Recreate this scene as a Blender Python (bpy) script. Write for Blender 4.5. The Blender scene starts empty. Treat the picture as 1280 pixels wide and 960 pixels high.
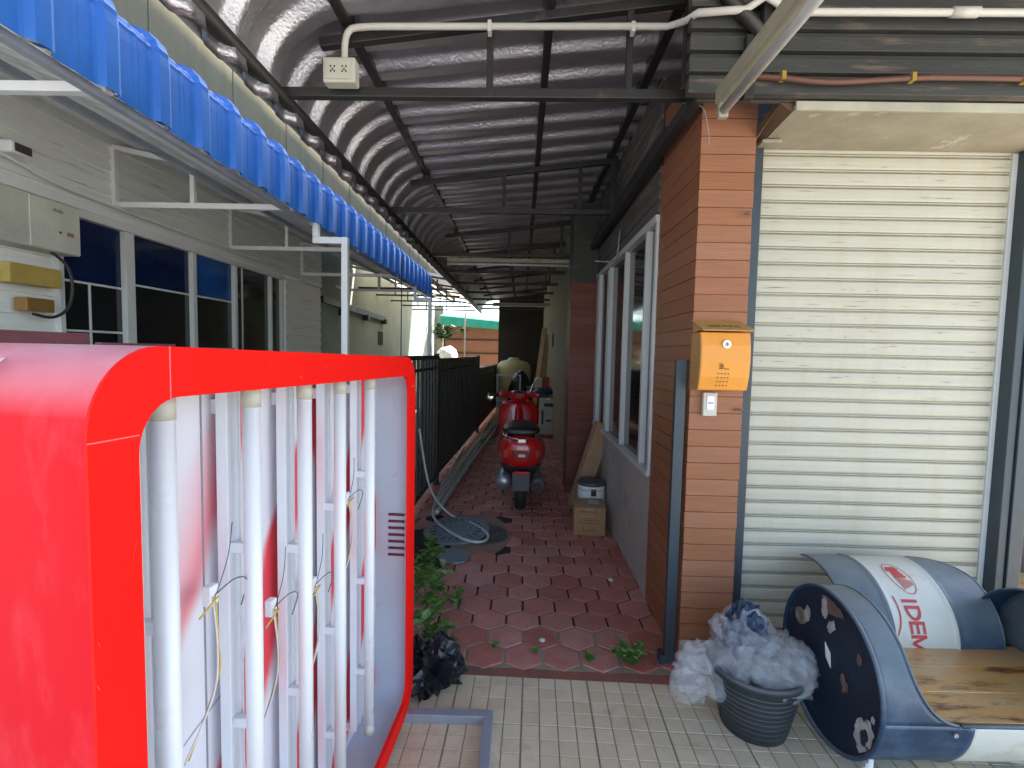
import bpy, bmesh, math, random
from mathutils import Vector, Matrix, noise
random.seed(7)
R = math.radians
sc = bpy.context.scene
# ------------------------------------------------------------------ camera
cd = bpy.data.cameras.new('camera'); cam = bpy.data.objects.new('camera', cd)
sc.collection.objects.link(cam); sc.camera = cam
cd.sensor_width = 36; cd.lens = 36*610/1280; cd.clip_end = 400; cd.clip_start = .02
P_, R_, Y_ = R(3.66), R(1.2), R(0.95)
fw = Vector((-math.sin(Y_)*math.cos(P_), math.cos(Y_)*math.cos(P_), -math.sin(P_)))
r0 = Vector((math.cos(Y_), math.sin(Y_), 0)); u0 = r0.cross(fw)
rt = r0*math.cos(R_) + u0*math.sin(R_); up = rt.cross(fw)
cam.matrix_world = Matrix(((rt.x, up.x, -fw.x, 0), (rt.y, up.y, -fw.y, 0), (rt.z, up.z, -fw.z, 1.5), (0, 0, 0, 1)))
# ------------------------------------------------------------------ light
w = bpy.data.worlds.new('World'); sc.world = w; w.use_nodes = True
nt = w.node_tree; bg = nt.nodes['Background']
sky = nt.nodes.new('ShaderNodeTexSky'); sky.sky_type = 'NISHITA'; sky.sun_disc = False
SE, SA = 58, 55
sky.sun_elevation = R(SE); sky.sun_rotation = R(SA); sky.air_density = 1.0; sky.dust_density = 1.5
nt.links.new(sky.outputs[0], bg.inputs[0]); bg.inputs[1].default_value = 0.15
sl = bpy.data.lights.new('sun', 'SUN'); sl.energy = 4.5; sl.angle = R(.6); sl.color = (1, .95, .87)
so = bpy.data.objects.new('sun', sl); sc.collection.objects.link(so)
sd = Vector((math.sin(R(SA))*math.cos(R(SE)), math.cos(R(SA))*math.cos(R(SE)), math.sin(R(SE))))
so.rotation_euler = sd.to_track_quat('Z', 'Y').to_euler(); so.location = sd*40
sc.view_settings.view_transform = 'Standard'; sc.view_settings.look = 'None'
sc.view_settings.gamma = 1; sc.view_settings.exposure = 2.15
C = sc.collection
# ------------------------------------------------------------------ materials
def mat(name, col, rough=.6, metal=0., var=.12, vs=6., col2=None, dirt=None, ds=3., dth=.55, dw=.1, bump=0., bs=60.,
        stretch=None, island=0., coat=0., spec=.5, trans=0., dust=None, dustamt=.0, dstretch=None, dust0=-.1):
    m = bpy.data.materials.new(name); m.use_nodes = True
    n = m.node_tree.nodes; l = m.node_tree.links; b = n['Principled BSDF']
    tc = n.new('ShaderNodeTexCoord'); mp = n.new('ShaderNodeMapping'); l.new(tc.outputs['Object'], mp.inputs[0])
    if stretch: mp.inputs['Scale'].default_value = stretch
    nz = n.new('ShaderNodeTexNoise'); nz.inputs['Scale'].default_value = vs; nz.inputs['Detail'].default_value = 6
    nz.inputs['Roughness'].default_value = .65; l.new(mp.outputs[0], nz.inputs['Vector'])
    c2 = col2 or tuple(max(0, c*(1-2.2*var)) for c in col)
    cr = n.new('ShaderNodeValToRGB'); cr.color_ramp.elements[0].position = .32; cr.color_ramp.elements[1].position = .68
    cr.color_ramp.elements[0].color = (*c2, 1); cr.color_ramp.elements[1].color = (*col, 1)
    l.new(nz.outputs['Fac'], cr.inputs[0]); out = cr.outputs[0]
    def mix(fac, a, colb, typ='MIX'):
        x = n.new('ShaderNodeMix'); x.data_type = 'RGBA'; x.blend_type = typ
        l.new(fac, x.inputs[0]); l.new(a, x.inputs[6])
        if isinstance(colb, tuple): x.inputs[7].default_value = (*colb, 1)
        else: l.new(colb, x.inputs[7])
        return x.outputs[2]
    if island:
        g = n.new('ShaderNodeNewGeometry'); hs = n.new('ShaderNodeHueSaturation')
        mr = n.new('ShaderNodeMapRange'); mr.inputs[3].default_value = 1-island; mr.inputs[4].default_value = 1+island
        l.new(g.outputs['Random Per Island'], mr.inputs[0]); l.new(mr.outputs[0], hs.inputs['Value'])
        mr2 = n.new('ShaderNodeMapRange'); mr2.inputs[3].default_value = 1+island*.5; mr2.inputs[4].default_value = 1-island
        l.new(g.outputs['Random Per Island'], mr2.inputs[0]); l.new(mr2.outputs[0], hs.inputs['Saturation'])
        l.new(out, hs.inputs['Color']); out = hs.outputs[0]
    if dirt:
        d = n.new('ShaderNodeTexNoise'); d.inputs['Scale'].default_value = ds; d.inputs['Detail'].default_value = 9
        d.inputs['Roughness'].default_value = .7
        if dstretch:
            mpd = n.new('ShaderNodeMapping'); mpd.inputs['Scale'].default_value = dstretch; l.new(tc.outputs['Object'], mpd.inputs[0]); l.new(mpd.outputs[0], d.inputs['Vector'])
        else: l.new(mp.outputs[0], d.inputs['Vector'])
        r2 = n.new('ShaderNodeMapRange'); r2.inputs[1].default_value = dth; r2.inputs[2].default_value = dth+dw
        l.new(d.outputs['Fac'], r2.inputs[0]); out = mix(r2.outputs[0], out, dirt)
    if dust:
        g = n.new('ShaderNodeNewGeometry'); sx = n.new('ShaderNodeSeparateXYZ'); l.new(g.outputs['Normal'], sx.inputs[0])
        r3 = n.new('ShaderNodeMapRange'); r3.inputs[1].default_value = dust0; r3.inputs[2].default_value = .9; r3.inputs[4].default_value = dustamt
        l.new(sx.outputs[2], r3.inputs[0])
        mu = n.new('ShaderNodeMath'); mu.operation = 'MULTIPLY'; l.new(r3.outputs[0], mu.inputs[0])
        r4 = n.new('ShaderNodeMapRange'); r4.inputs[1].default_value = .3; r4.inputs[2].default_value = .6; r4.inputs[3].default_value = .6
        l.new(nz.outputs['Fac'], r4.inputs[0]); l.new(r4.outputs[0], mu.inputs[1])
        out = mix(mu.outputs[0], out, dust)
    l.new(out, b.inputs['Base Color'])
    rr = n.new('ShaderNodeMapRange'); rr.inputs[3].default_value = max(.02, rough-.1); rr.inputs[4].default_value = min(1, rough+.1)
    l.new(nz.outputs['Fac'], rr.inputs[0]); l.new(rr.outputs[0], b.inputs['Roughness'])
    b.inputs['Metallic'].default_value = metal; b.inputs['Specular IOR Level'].default_value = spec
    b.inputs['Coat Weight'].default_value = coat
    if trans: b.inputs['Transmission Weight'].default_value = trans
    if bump:
        bn = n.new('ShaderNodeTexNoise'); bn.inputs['Scale'].default_value = bs; bn.inputs['Detail'].default_value = 4
        l.new(mp.outputs[0], bn.inputs['Vector'])
        bp = n.new('ShaderNodeBump'); bp.inputs['Strength'].default_value = bump; bp.inputs['Distance'].default_value = .01
        l.new(bn.outputs['Fac'], bp.inputs['Height']); l.new(bp.outputs[0], b.inputs['Normal'])
    return m
M = {}
M['ground'] = mat('street_concrete', (.42, .40, .37), .9, bump=.3, vs=2)
M['grout'] = mat('grout', (.34, .29, .21), .95, bump=.4)
M['tile'] = mat('cream_tile', (.72, .61, .42), .6, var=.05, vs=9, island=.05, dirt=(.36, .30, .21), ds=2.2, dth=.54, dw=.2, bump=.15, bs=40)
M['hex'] = mat('red_paver', (.62, .23, .175), .66, vs=7, var=.13, island=.15, dirt=(.46, .27, .22), ds=2.2, dth=.48, dw=.25, bump=.5, bs=50)
M['redcement'] = mat('red_cement', (.34, .13, .09), .85, vs=5, dirt=(.2, .11, .08), bump=.5)
M['soil'] = mat('damp_joint', (.045, .04, .035), .95, bump=.8)
M['cement'] = mat('worn_cement', (.36, .24, .17), .8, vs=6, dirt=(.22, .12, .09), bump=.4)
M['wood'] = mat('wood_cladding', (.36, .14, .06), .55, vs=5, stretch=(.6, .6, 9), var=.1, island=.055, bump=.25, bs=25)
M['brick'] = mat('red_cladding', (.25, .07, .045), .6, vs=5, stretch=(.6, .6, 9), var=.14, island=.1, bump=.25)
M['shutter'] = mat('cream_shutter', (.56, .535, .43), .45, vs=1.6, var=.06, stretch=(1.2, 1, 22), dirt=(.47, .43, .32), ds=3.5, dth=.48, dw=.3, dstretch=(2.6, 1, .35), bump=.1, bs=20)
M['navy'] = mat('navy_steel', (.045, .065, .08), .45, dirt=(.5, .52, .52), ds=9, dth=.69, dw=.02, bump=.1)
M['soffit'] = mat('tan_soffit', (.42, .38, .28), .7, dirt=(.55, .52, .44), ds=5, dth=.6, dw=.04)
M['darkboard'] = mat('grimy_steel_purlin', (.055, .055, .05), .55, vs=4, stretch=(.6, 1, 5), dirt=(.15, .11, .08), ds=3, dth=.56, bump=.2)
M['black'] = mat('black_painted_steel', (.028, .027, .025), .45, dirt=(.09, .08, .065), ds=8, dth=.6, bump=.1)
M['foil'] = mat('silver_foil', (.60, .59, .63), .36, metal=.86, vs=10, var=.06, bump=.5, bs=70)
M['plaster'] = mat('grey_plaster', (.52, .48, .43), .85, vs=3, dirt=(.33, .32, .31), ds=2, dth=.58, bump=.15)
M['alu'] = mat('white_frame', (.66, .68, .66), .4, var=.04, dirt=(.35, .34, .3), ds=12, dth=.66)
M['siding'] = mat('white_siding', (.82, .85, .79), .55, vs=4, stretch=(1, .5, 8), var=.05, dirt=(.42, .44, .38), ds=3, dth=.6)
M['green_wall'] = mat('green_wall', (.36, .43, .34), .85, vs=2)
M['glass'] = mat('dark_glass', (.008, .010, .013), .05, var=.1, spec=.9)
M['white'] = mat('white_steel', (.72, .73, .72), .45, var=.03, dirt=(.4, .38, .33), ds=10, dth=.68, dw=.04)
M['blue'] = mat('blue_sheet', (.022, .15, .52), .35, var=.12, vs=3, dust=(.3, .42, .6), dustamt=.12)
M['sheet'] = mat('zinc_sheet', (.68, .70, .68), .5, metal=.2, vs=3, var=.06)
M['tan'] = mat('tan_fibre_cement', (.22, .19, .105), .85, vs=2, stretch=(1, 6, 1), dirt=(.18, .16, .10), ds=2, dth=.55, bump=.2)
M['red'] = mat('sign_red', (.96, .008, .004), .6, var=.02, vs=2, dirt=(.86, .08, .08), ds=18, dth=.71, dw=.05, spec=.2)
M['reddust'] = mat('dusty_red', (.80, .010, .018), .65, vs=4, var=.05, dirt=(.80, .05, .065), ds=13, dth=.5, dw=.25, dust=(.80, .42, .46), dustamt=1.0, dstretch=(1, 1, .35), spec=.12, dust0=.22)
M['signgrey'] = mat('sign_inside', (.54, .60, .68), .6, var=.05, vs=3, dirt=(.33, .34, .38), ds=5, dth=.6)
M['tubewhite'] = mat('white_tube', (.90, .91, .92), .3, var=.01)
M['batten'] = mat('batten_white', (.86, .88, .92), .4, var=.03)
M['wireY'] = mat('yellow_wire', (.75, .5, .06), .5); M['wireW'] = mat('white_wire', (.8, .78, .76), .5)
M['wireB'] = mat('grey_wire', (.09, .12, .18), .5)
M['grille'] = mat('vent_dark', (.20, .02, .04), .6)
M['galv'] = mat('grey_tube_steel', (.40, .44, .50), .45, metal=.3, dirt=(.25, .25, .27), ds=8, dth=.6)
M['vred'] = mat('scooter_red', (.55, .008, .008), .22, var=.03, coat=1)
M['rubber'] = mat('rubber', (.025, .027, .03), .7, bump=.3)
M['seat'] = mat('black_vinyl', (.02, .02, .022), .4)
M['chrome'] = mat('chrome', (.7, .7, .72), .15, metal=1, var=.02)
M['alloy'] = mat('alloy', (.45, .46, .48), .35, metal=.7)
M['lens'] = mat('red_lens', (.7, .02, .02), .15, coat=1); M['amber'] = mat('amber_lens', (.5, .12, .05), .2, coat=1)
M['card'] = mat('cardboard', (.42, .25, .12), .85, vs=9, var=.07, bump=.1)
M['card2'] = mat('pale_cardboard', (.45, .29, .17), .85, var=.06)
M['tape'] = mat('label_paper', (.62, .60, .58), .6); M['ink'] = mat('ink', (.06, .04, .04), .7); M['inkred'] = mat('red_ink', (.3, .02, .02), .7)
M['hose'] = mat('pale_hose', (.62, .68, .68), .5); M['hose2'] = mat('tan_hose', (.66, .58, .42), .5); M['hoseb'] = mat('blue_hose', (.16, .26, .36), .5)
M['iron'] = mat('cast_iron', (.10, .10, .09), .7, bump=.8, dirt=(.2, .16, .1), ds=12); M['lid'] = mat('grey_lid', (.22, .27, .30), .6, bump=.3, dirt=(.14, .18, .2), ds=14)
M['leaf'] = mat('leaf', (.13, .30, .035), .5, vs=12, island=.35); M['leafd'] = mat('dark_leaf', (.04, .10, .03), .5, island=.4)
M['stem'] = mat('stem', (.12, .18, .05), .7)
M['bag'] = mat('black_plastic', (.015, .018, .022), .25, bump=.6, bs=25)
M['pot'] = mat('charcoal_plastic', (.035, .043, .05), .55, vs=5, var=.2, stretch=(1, 1, 4), dust=(.25, .27, .28), dustamt=.5)
M['drum'] = mat('navy_drum', (.020, .055, .115), .45, vs=5, var=.18, dirt=(.07, .11, .165), ds=5, dth=.52, dw=.16, dust=(.20, .24, .25), dustamt=.9, bump=.08)
M['drumend'] = mat('worn_drum_end', (.018, .03, .055), .42, vs=4, dirt=(.30, .25, .25), ds=7, dth=.635, dw=.04, bump=.15, bs=30)
M['drumwhite'] = mat('drum_white', (.66, .66, .58), .45, vs=6, var=.05, dirt=(.5, .48, .38), ds=3, dth=.55)
M['drumred'] = mat('drum_print_red', (.62, .07, .06), .5, dirt=(.66, .3, .28), ds=30, dth=.6)
M['arminner'] = mat('faded_drum_inner', (.13, .17, .18), .6, vs=5, var=.2, dirt=(.24, .27, .27), ds=6, dth=.5, dw=.2)
M['chip'] = mat('bare_metal_chip', (.48, .47, .45), .7, var=.2, vs=25, dirt=(.16, .14, .13), ds=20, dth=.55)
M['rust'] = mat('rust_patch', (.16, .10, .085), .9, vs=20, dirt=(.4, .35, .33), ds=14)
M['bench'] = mat('varnished_plank', (.62, .29, .06), .3, vs=2.6, stretch=(1.2, 7, 1), col2=(.50, .36, .19), dirt=(.13, .04, .012), ds=2.1, dth=.55, dw=.1, coat=.3)
M['orange'] = mat('orange_box', (.85, .33, .035), .4, var=.04); M['orangelid'] = mat('faded_orange', (.60, .32, .10), .6, var=.1)
M['cream'] = mat('cream_plastic', (.60, .58, .48), .5, var=.05)
M['yellow'] = mat('yellowed_box', (.48, .34, .08), .6, dirt=(.3, .2, .05), ds=8); M['amberbox'] = mat('brown_box', (.30, .16, .04), .5, dirt=(.5, .42, .3), ds=10)
M['purple'] = mat('purple_plank', (.22, .09, .10), .7, vs=5, stretch=(1, .4, 8), bump=.3)
M['tank'] = mat('cream_tank', (.42, .40, .24), .6, var=.08); M['brownwall'] = mat('brown_panel', (.34, .14, .07), .8, vs=2)
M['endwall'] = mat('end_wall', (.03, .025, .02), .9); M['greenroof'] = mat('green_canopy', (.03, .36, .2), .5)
M['creamwall'] = mat('cream_wall', (.30, .27, .20), .85, vs=2); M['pink'] = mat('pink_wall', (.40, .26, .30), .7)
M['sack'] = mat('white_sack', (.75, .72, .66), .8, bump=.6, bs=15); M['plank'] = mat('bare_plank', (.48, .34, .2), .7, stretch=(1, 1, 8))
M['lime'] = mat('lime_bucket', (.25, .55, .04), .5); M['conduit'] = mat('pvc_conduit', (.66, .64, .57), .5, var=.05)
M['brownpipe'] = mat('corrugated_brown_pipe', (.16, .065, .04), .5); M['brass'] = mat('yellow_clip', (.45, .30, .05), .4)
M['fixture'] = mat('lamp_housing', (.42, .39, .28), .5, dirt=(.3, .25, .15), ds=6)
M['frosted'] = mat('unlit_tube', (.68, .70, .66), .3)
M['navybag'] = mat('navy_bag', (.02, .045, .1), .5)
def wrapmat():
    m = bpy.data.materials.new('bubble_wrap'); m.use_nodes = True; n = m.node_tree.nodes; l = m.node_tree.links
    b = n['Principled BSDF']; b.inputs['Base Color'].default_value = (.78, .82, .86, 1); b.inputs['Roughness'].default_value = .1
    b.inputs['Specular IOR Level'].default_value = .8
    b.inputs['Coat Weight'].default_value = 1; tr = n.new('ShaderNodeBsdfTransparent'); mx = n.new('ShaderNodeMixShader'); mx.inputs[0].default_value = .27
    tl = n.new('ShaderNodeBsdfTranslucent'); tl.inputs[0].default_value = (.8, .84, .88, 1); m2 = n.new('ShaderNodeMixShader'); m2.inputs[0].default_value = .25
    v = n.new('ShaderNodeTexVoronoi'); v.inputs['Scale'].default_value = 85; bp = n.new('ShaderNodeBump'); bp.inputs['Strength'].default_value = .7; bp.inputs['Distance'].default_value = .004
    tc = n.new('ShaderNodeTexCoord'); l.new(tc.outputs['Object'], v.inputs['Vector']); l.new(v.outputs['Distance'], bp.inputs['Height']); l.new(bp.outputs[0], b.inputs['Normal'])
    l.new(b.outputs[0], m2.inputs[1]); l.new(tl.outputs[0], m2.inputs[2]); l.new(tr.outputs[0], mx.inputs[1]); l.new(m2.outputs[0], mx.inputs[2])
    l.new(mx.outputs[0], n['Material Output'].inputs[0]); return m
M['wrap'] = wrapmat()
def transmat(name, col, f):
    m = bpy.data.materials.new(name); m.use_nodes = True; n = m.node_tree.nodes; l = m.node_tree.links
    b = n['Principled BSDF']; b.inputs['Base Color'].default_value = (*col, 1)
    tl = n.new('ShaderNodeBsdfTranslucent'); tl.inputs[0].default_value = (*col, 1)
    mx = n.new('ShaderNodeMixShader'); mx.inputs[0].default_value = f
    l.new(b.outputs[0], mx.inputs[1]); l.new(tl.outputs[0], mx.inputs[2]); l.new(mx.outputs[0], n['Material Output'].inputs[0]); return m
M['translucent'] = transmat('translucent_sheet', (.62, .52, .42), .6)
def spraymat():
    # back panel of the sign: lilac grey with soft diagonal red print showing through
    m = mat('sprayed_back_panel', (.74, .72, .77), .6, var=.03, vs=3); n = m.node_tree.nodes; l = m.node_tree.links; b = n['Principled BSDF']
    tc = n.new('ShaderNodeTexCoord'); sx = n.new('ShaderNodeSeparateXYZ'); l.new(tc.outputs['Object'], sx.inputs[0])
    def mth(op, a, c=None):
        x = n.new('ShaderNodeMath'); x.operation = op
        for i, q in enumerate((a, c)):
            if q is None: continue
            if isinstance(q, (int, float)): x.inputs[i].default_value = q
            else: l.new(q, x.inputs[i])
        return x.outputs[0]
    nz = n.new('ShaderNodeTexNoise'); nz.inputs['Scale'].default_value = 2.2; l.new(tc.outputs['Object'], nz.inputs['Vector'])
    # local y = along sign (0 far, + near); z = height
    prod = mth('ADD', mth('ADD', mth('MULTIPLY', sx.outputs[1], 1.9), mth('MULTIPLY', sx.outputs[2], 1.0)), mth('MULTIPLY', nz.outputs['Fac'], .35))
    s = mth('SINE', mth('MULTIPLY', prod, 8.2))
    mr = n.new('ShaderNodeMapRange'); mr.interpolation_type = 'SMOOTHSTEP'; mr.inputs[1].default_value = .15; mr.inputs[2].default_value = .75; l.new(s, mr.inputs[0])
    # only on the far two thirds and never on the upper near corner
    lim = n.new('ShaderNodeMapRange'); lim.interpolation_type = 'SMOOTHSTEP'; lim.inputs[1].default_value = 1.62; lim.inputs[2].default_value = 1.38
    l.new(mth('ADD', sx.outputs[1], mth('MULTIPLY', sx.outputs[2], .42)), lim.inputs[0])
    f = mth('MULTIPLY', mr.outputs[0], lim.outputs[0])
    f = mth('MULTIPLY', f, .95)
    x = n.new('ShaderNodeMix'); x.data_type = 'RGBA'; src = b.inputs['Base Color'].links[0].from_socket
    l.new(f, x.inputs[0]); l.new(src, x.inputs[6]); x.inputs[7].default_value = (.78, .02, .04, 1); l.new(x.outputs[2], b.inputs['Base Color'])
    return m
M['spray'] = spraymat()
# ------------------------------------------------------------------ mesh helpers
class MB:
    def __init__(s): s.b = bmesh.new()
    def box(s, x0, x1, y0, y1, z0, z1, mt=None):
        v = [s.b.verts.new(Vector(p) if mt is None else mt @ Vector(p)) for p in
             ((x0,y0,z0),(x1,y0,z0),(x1,y1,z0),(x0,y1,z0),(x0,y0,z1),(x1,y0,z1),(x1,y1,z1),(x0,y1,z1))]
        for f in ((3,2,1,0),(4,5,6,7),(0,1,5,4),(1,2,6,5),(2,3,7,6),(3,0,4,7)): s.b.faces.new([v[i] for i in f])
        return s
    def bar(s, p, q, w, h=None):
        p = Vector(p); q = Vector(q); d = q-p; L = d.length; h = h or w
        m = Matrix.Translation(p) @ d.to_track_quat('Z', 'Y').to_matrix().to_4x4()
        return s.box(-w/2, w/2, -h/2, h/2, 0, L, m)
    def tube(s, pts, r, n=10, cap=True, closed=False):
        pts = [Vector(p) for p in pts]; rings = []; N = len(pts); prev = None
        for i, p in enumerate(pts):
            a = pts[(i-1) % N] if (i > 0 or closed) else p; c = pts[(i+1) % N] if (i < N-1 or closed) else p
            t = (c-a).normalized()
            if prev is None:
                u = t.orthogonal().normalized()
            else:
                u = (prev - t*prev.dot(t)).normalized()
            prev = u; v = t.cross(u); rr = r[i] if isinstance(r, (list, tuple)) else r
            rings.append([s.b.verts.new(p + (u*math.cos(k*2*math.pi/n) + v*math.sin(k*2*math.pi/n))*rr) for k in range(n)])
        for i in range(N if closed else N-1):
            A = rings[i]; B = rings[(i+1) % N]
            for k in range(n): s.b.faces.new((A[k], A[(k+1) % n], B[(k+1) % n], B[k]))
        if cap and not closed:
            s.b.faces.new(rings[0][::-1]); s.b.faces.new(rings[-1])
        return s
    def lathe(s, prof, c=(0,0,0), n=32, axis='Z', cap=True):
        c = Vector(c); rings = []
        for r, h in prof:
            ring = []
            for k in range(n):
                a = k*2*math.pi/n; x, y = r*math.cos(a), r*math.sin(a)
                p = (x, y, h) if axis == 'Z' else ((h, x, y) if axis == 'X' else (x, h, -y))
                ring.append(s.b.verts.new(c+Vector(p)))
            rings.append(ring)
        for A, B in zip(rings, rings[1:]):
            for k in range(n): s.b.faces.new((A[k], A[(k+1) % n], B[(k+1) % n], B[k]))
        if cap: s.b.faces.new(rings[0][::-1]); s.b.faces.new(rings[-1])
        return s
    def grid(s, fn, nu, nv):
        g = [[s.b.verts.new(fn(i/nu, j/nv)) for j in range(nv+1)] for i in range(nu+1)]
        for i in range(nu):
            for j in range(nv): s.b.faces.new((g[i][j], g[i+1][j], g[i+1][j+1], g[i][j+1]))
        return s
    def poly(s, pts, mt=None):
        s.b.faces.new([s.b.verts.new(Vector(p)) for p in pts]); return s
    def prism(s, pts, off):
        off = Vector(off); a = [s.b.verts.new(Vector(p)) for p in pts]; b = [s.b.verts.new(Vector(p)+off) for p in pts]
        s.b.faces.new(a[::-1]); s.b.faces.new(b); n = len(a)
        for i in range(n): s.b.faces.new((a[i], a[(i+1) % n], b[(i+1) % n], b[i]))
        return s
    def xf(s, m):
        bmesh.ops.transform(s.b, matrix=m, verts=s.b.verts); return s
    def build(s, name, m, parent=None, smooth=False, bevel=0., solid=0., sub=0):
        bmesh.ops.recalc_face_normals(s.b, faces=s.b.faces)
        me = bpy.data.meshes.new(name); s.b.to_mesh(me); s.b.free()
        o = bpy.data.objects.new(name, me); C.objects.link(o)
        for q in (m if isinstance(m, (list, tuple)) else [m]): me.materials.append(q)
        if smooth:
            for p in me.polygons: p.use_smooth = True
        if parent: o.parent = parent
        if solid:
            q = o.modifiers.new('solid', 'SOLIDIFY'); q.thickness = solid; q.offset = 0
        if bevel:
            q = o.modifiers.new('bevel', 'BEVEL'); q.width = bevel; q.segments = 2; q.limit_method = 'ANGLE'; q.angle_limit = R(35)
            q.harden_normals = False
        if sub:
            q = o.modifiers.new('sub', 'SUBSURF'); q.levels = sub; q.render_levels = sub
        return o
def tag(o, label, cat, group=None):
    o['label'] = label; o['category'] = cat
    if group: o['group'] = group
    return o
def thing(name, label, cat, loc=(0,0,0), rz=0, group=None):
    o = bpy.data.objects.new(name, None); C.objects.link(o); o.location = loc; o.rotation_euler = (0,0,rz); o.empty_display_size = .1
    return tag(o, label, cat, group)
def struct(o, kind='structure'): o['kind'] = kind; return o
def dup(root, loc, label, rz=None, group=None):
    r = root.copy(); C.objects.link(r); r.location = loc; r['label'] = label
    if rz is not None: r.rotation_euler = (0,0,rz)
    for ch in list(root.children):
        c = ch.copy(); C.objects.link(c); c.parent = r
        for g in ch.children:
            d = g.copy(); C.objects.link(d); d.parent = c
    return r
def bez(pts, n=8):
    # catmull-rom through points
    P = [Vector(p) for p in pts]; out = []
    for i in range(len(P)-1):
        a = P[max(i-1, 0)]; b = P[i]; c = P[i+1]; d = P[min(i+2, len(P)-1)]
        for k in range(n):
            t = k/n; out.append(.5*((2*b)+(c-a)*t+(2*a-5*b+4*c-d)*t*t+(3*b-a-3*c+d)*t**3))
    out.append(P[-1]); return out
# ================================================================== SETTING
g = MB().grid(lambda u, v: Vector((-90+180*u, -90+180*v, -.03)), 4, 4).build('ground', M['ground']); struct(g)
TA = -R(1.55)            # the cream tiles sit slightly askew
TM = Matrix.Translation((.035, 1.885, 0)) @ Matrix.Rotation(TA, 4, 'Z')
def yb(x): return 2.172-.027*x      # edge between cream and red paving
b = MB(); SUB = .0734
for i in range(-24, 56):
    for j in range(-40, 10):
        gx = .0042 if i % 4 == 0 else .0014; gx1 = .0042 if (i+1) % 4 == 0 else .0014
        gy = .003 if j % 4 == 0 else .0014; gy1 = .003 if (j+1) % 4 == 0 else .0014
        x0 = i*SUB+gx*.6; x1 = (i+1)*SUB-gx1*.6; y0 = j*SUB+gy*.6; y1 = (j+1)*SUB-gy1*.6
        c = TM @ Vector(((x0+x1)/2, (y0+y1)/2, 0))
        ylim = yb(c.x) if c.x < .84 else 2.6
        if c.y > ylim+.02: continue
        if c.y+SUB/2 > ylim: y1 = min(y1, y0+max(.012, (ylim-(c.y-SUB/2))))
        e = .0022
        pts = [(x0,y0,-.006),(x1,y0,-.006),(x1,y1,-.006),(x0,y1,-.006),(x0+e,y0+e,0),(x1-e,y0+e,0),(x1-e,y1-e,0),(x0+e,y1-e,0)]
        v = [b.b.verts.new(TM @ Vector(p)) for p in pts]
        for f in ((4,5,6,7),(0,1,5,4),(1,2,6,5),(2,3,7,6),(3,0,4,7)): b.b.faces.new([v[k] for k in f])
struct(b.build('patio', M['tile']))
struct(MB().box(-2, 4.3, -1.3, 2.62, -.02, -.0035).build('tile_grout', M['grout']))
# red hexagonal pavers
b = MB(); W = .19; S = W/math.sqrt(3); row = 1.5*S
for j in range(0, 70):
    for i in range(-7, 6):
        cx = .045+i*W+(W/2 if j % 2 else 0); cy = 2.33+j*row
        if cx < -1.12 or cx > .86: continue
        # leave the cement patch round the manhole free
        if -.78 < cx < -.12 and 3.42 < cy < 4.42 and not (cx > -.3 and cy < 3.6): continue
        dz = random.uniform(-.002, .0015); tilt = random.uniform(-.01, .01); rr = S-.0045-random.uniform(0, .003); rot = random.uniform(-.02, .02)
        top = []; mid = []; bot = []
        for k in range(6):
            a = R(30+60*k)+rot
            for lst, r, z in ((top, rr-.006, 0), (mid, rr-.001, -.004), (bot, rr, -.02)):
                x = cx+r*math.cos(a); lst.append(b.b.verts.new((x, cy+r*math.sin(a), z+dz+tilt*(x-cx))))
        b.b.faces.new(top)
        for A, B in ((top, mid), (mid, bot)):
            for k in range(6): b.b.faces.new((B[k], B[(k+1) % 6], A[(k+1) % 6], A[k]))
struct(b.build('path', M['hex']))
struct(MB().prism([(-1.3, yb(-1.3)+.004, -.03), (.86, yb(.86)+.004, -.03), (.86, 13.4, -.03), (-1.3, 13.4, -.03)], (0, 0, .02)).build('path_bed', M['soil']))
def border(u, v):
    x = -1.1+1.95*u; y = yb(x)+.003+v*(.115+.025*noise.noise((x*6, 3, 0))); return Vector((x, y, -.0015-.006*v*v))
struct(MB().grid(border, 60, 4).build('path_edging', M['redcement'], smooth=True))
def patch(u, v):
    a = u*2*math.pi; r = v*(1+.12*noise.noise((math.cos(a)*1.5, math.sin(a)*1.5, 5)))
    return Vector((-.42+.37*r*math.cos(a), 3.93+.53*r*math.sin(a), .0035-.005*v*v*v))
struct(MB().grid(patch, 48, 6).build('cement_patch', M['cement'], smooth=True))
# yard beyond the fence
struct(MB().box(-2.7, -1.12, -1.3, 15.2, -.028, -.012).build('yard', mat('pale_concrete', (.62, .60, .56), .9, bump=.2)))
# ================================================================== RIGHT-HAND SHOP
shop = thing('shop_building', 'shop building with brown plank cladding, roller shutter and sliding windows along the alley', 'building', (0.8, 2.3, 0))
def P(o):  # parent in place
    o.parent = shop; o.matrix_parent_inverse = Matrix.Translation((-.8, -2.3, 0)); return o
def planks_box(x0, x1, y0, y1, z0, z1, h, seed, skipx=False, gap=.003):
    b = MB(); z = z0; random.seed(seed)
    while z < z1-.01:
        zt = min(z+h, z1); e = random.uniform(0, .0025)
        b.box(x0-e, x1+e, y0-e, y1, z+gap/2, zt-gap/2); z += h
    b.box(x0+.006, x1-.006, y0+.006, y1-.003, z0, z1)
    return b
P(planks_box(.8, 1.045, 2.3, 2.9, .13, 2.9, .079, 3).build('pillar', M['wood'], bevel=.0012))
P(planks_box(.8, 1.045, 2.312, 2.9, 0, .128, .064, 6).build('pillar_base', M['wood'], bevel=.0012))
P(MB().box(1.046, 2.516, 2.51, 2.62, 2.505, 3.25).build('header', M['darkboard']))
P(planks_box(.8, 1.2, 2.905, 2.935, .0, 2.6, .079, 4).build('cladding_edge', M['wood']))
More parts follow.
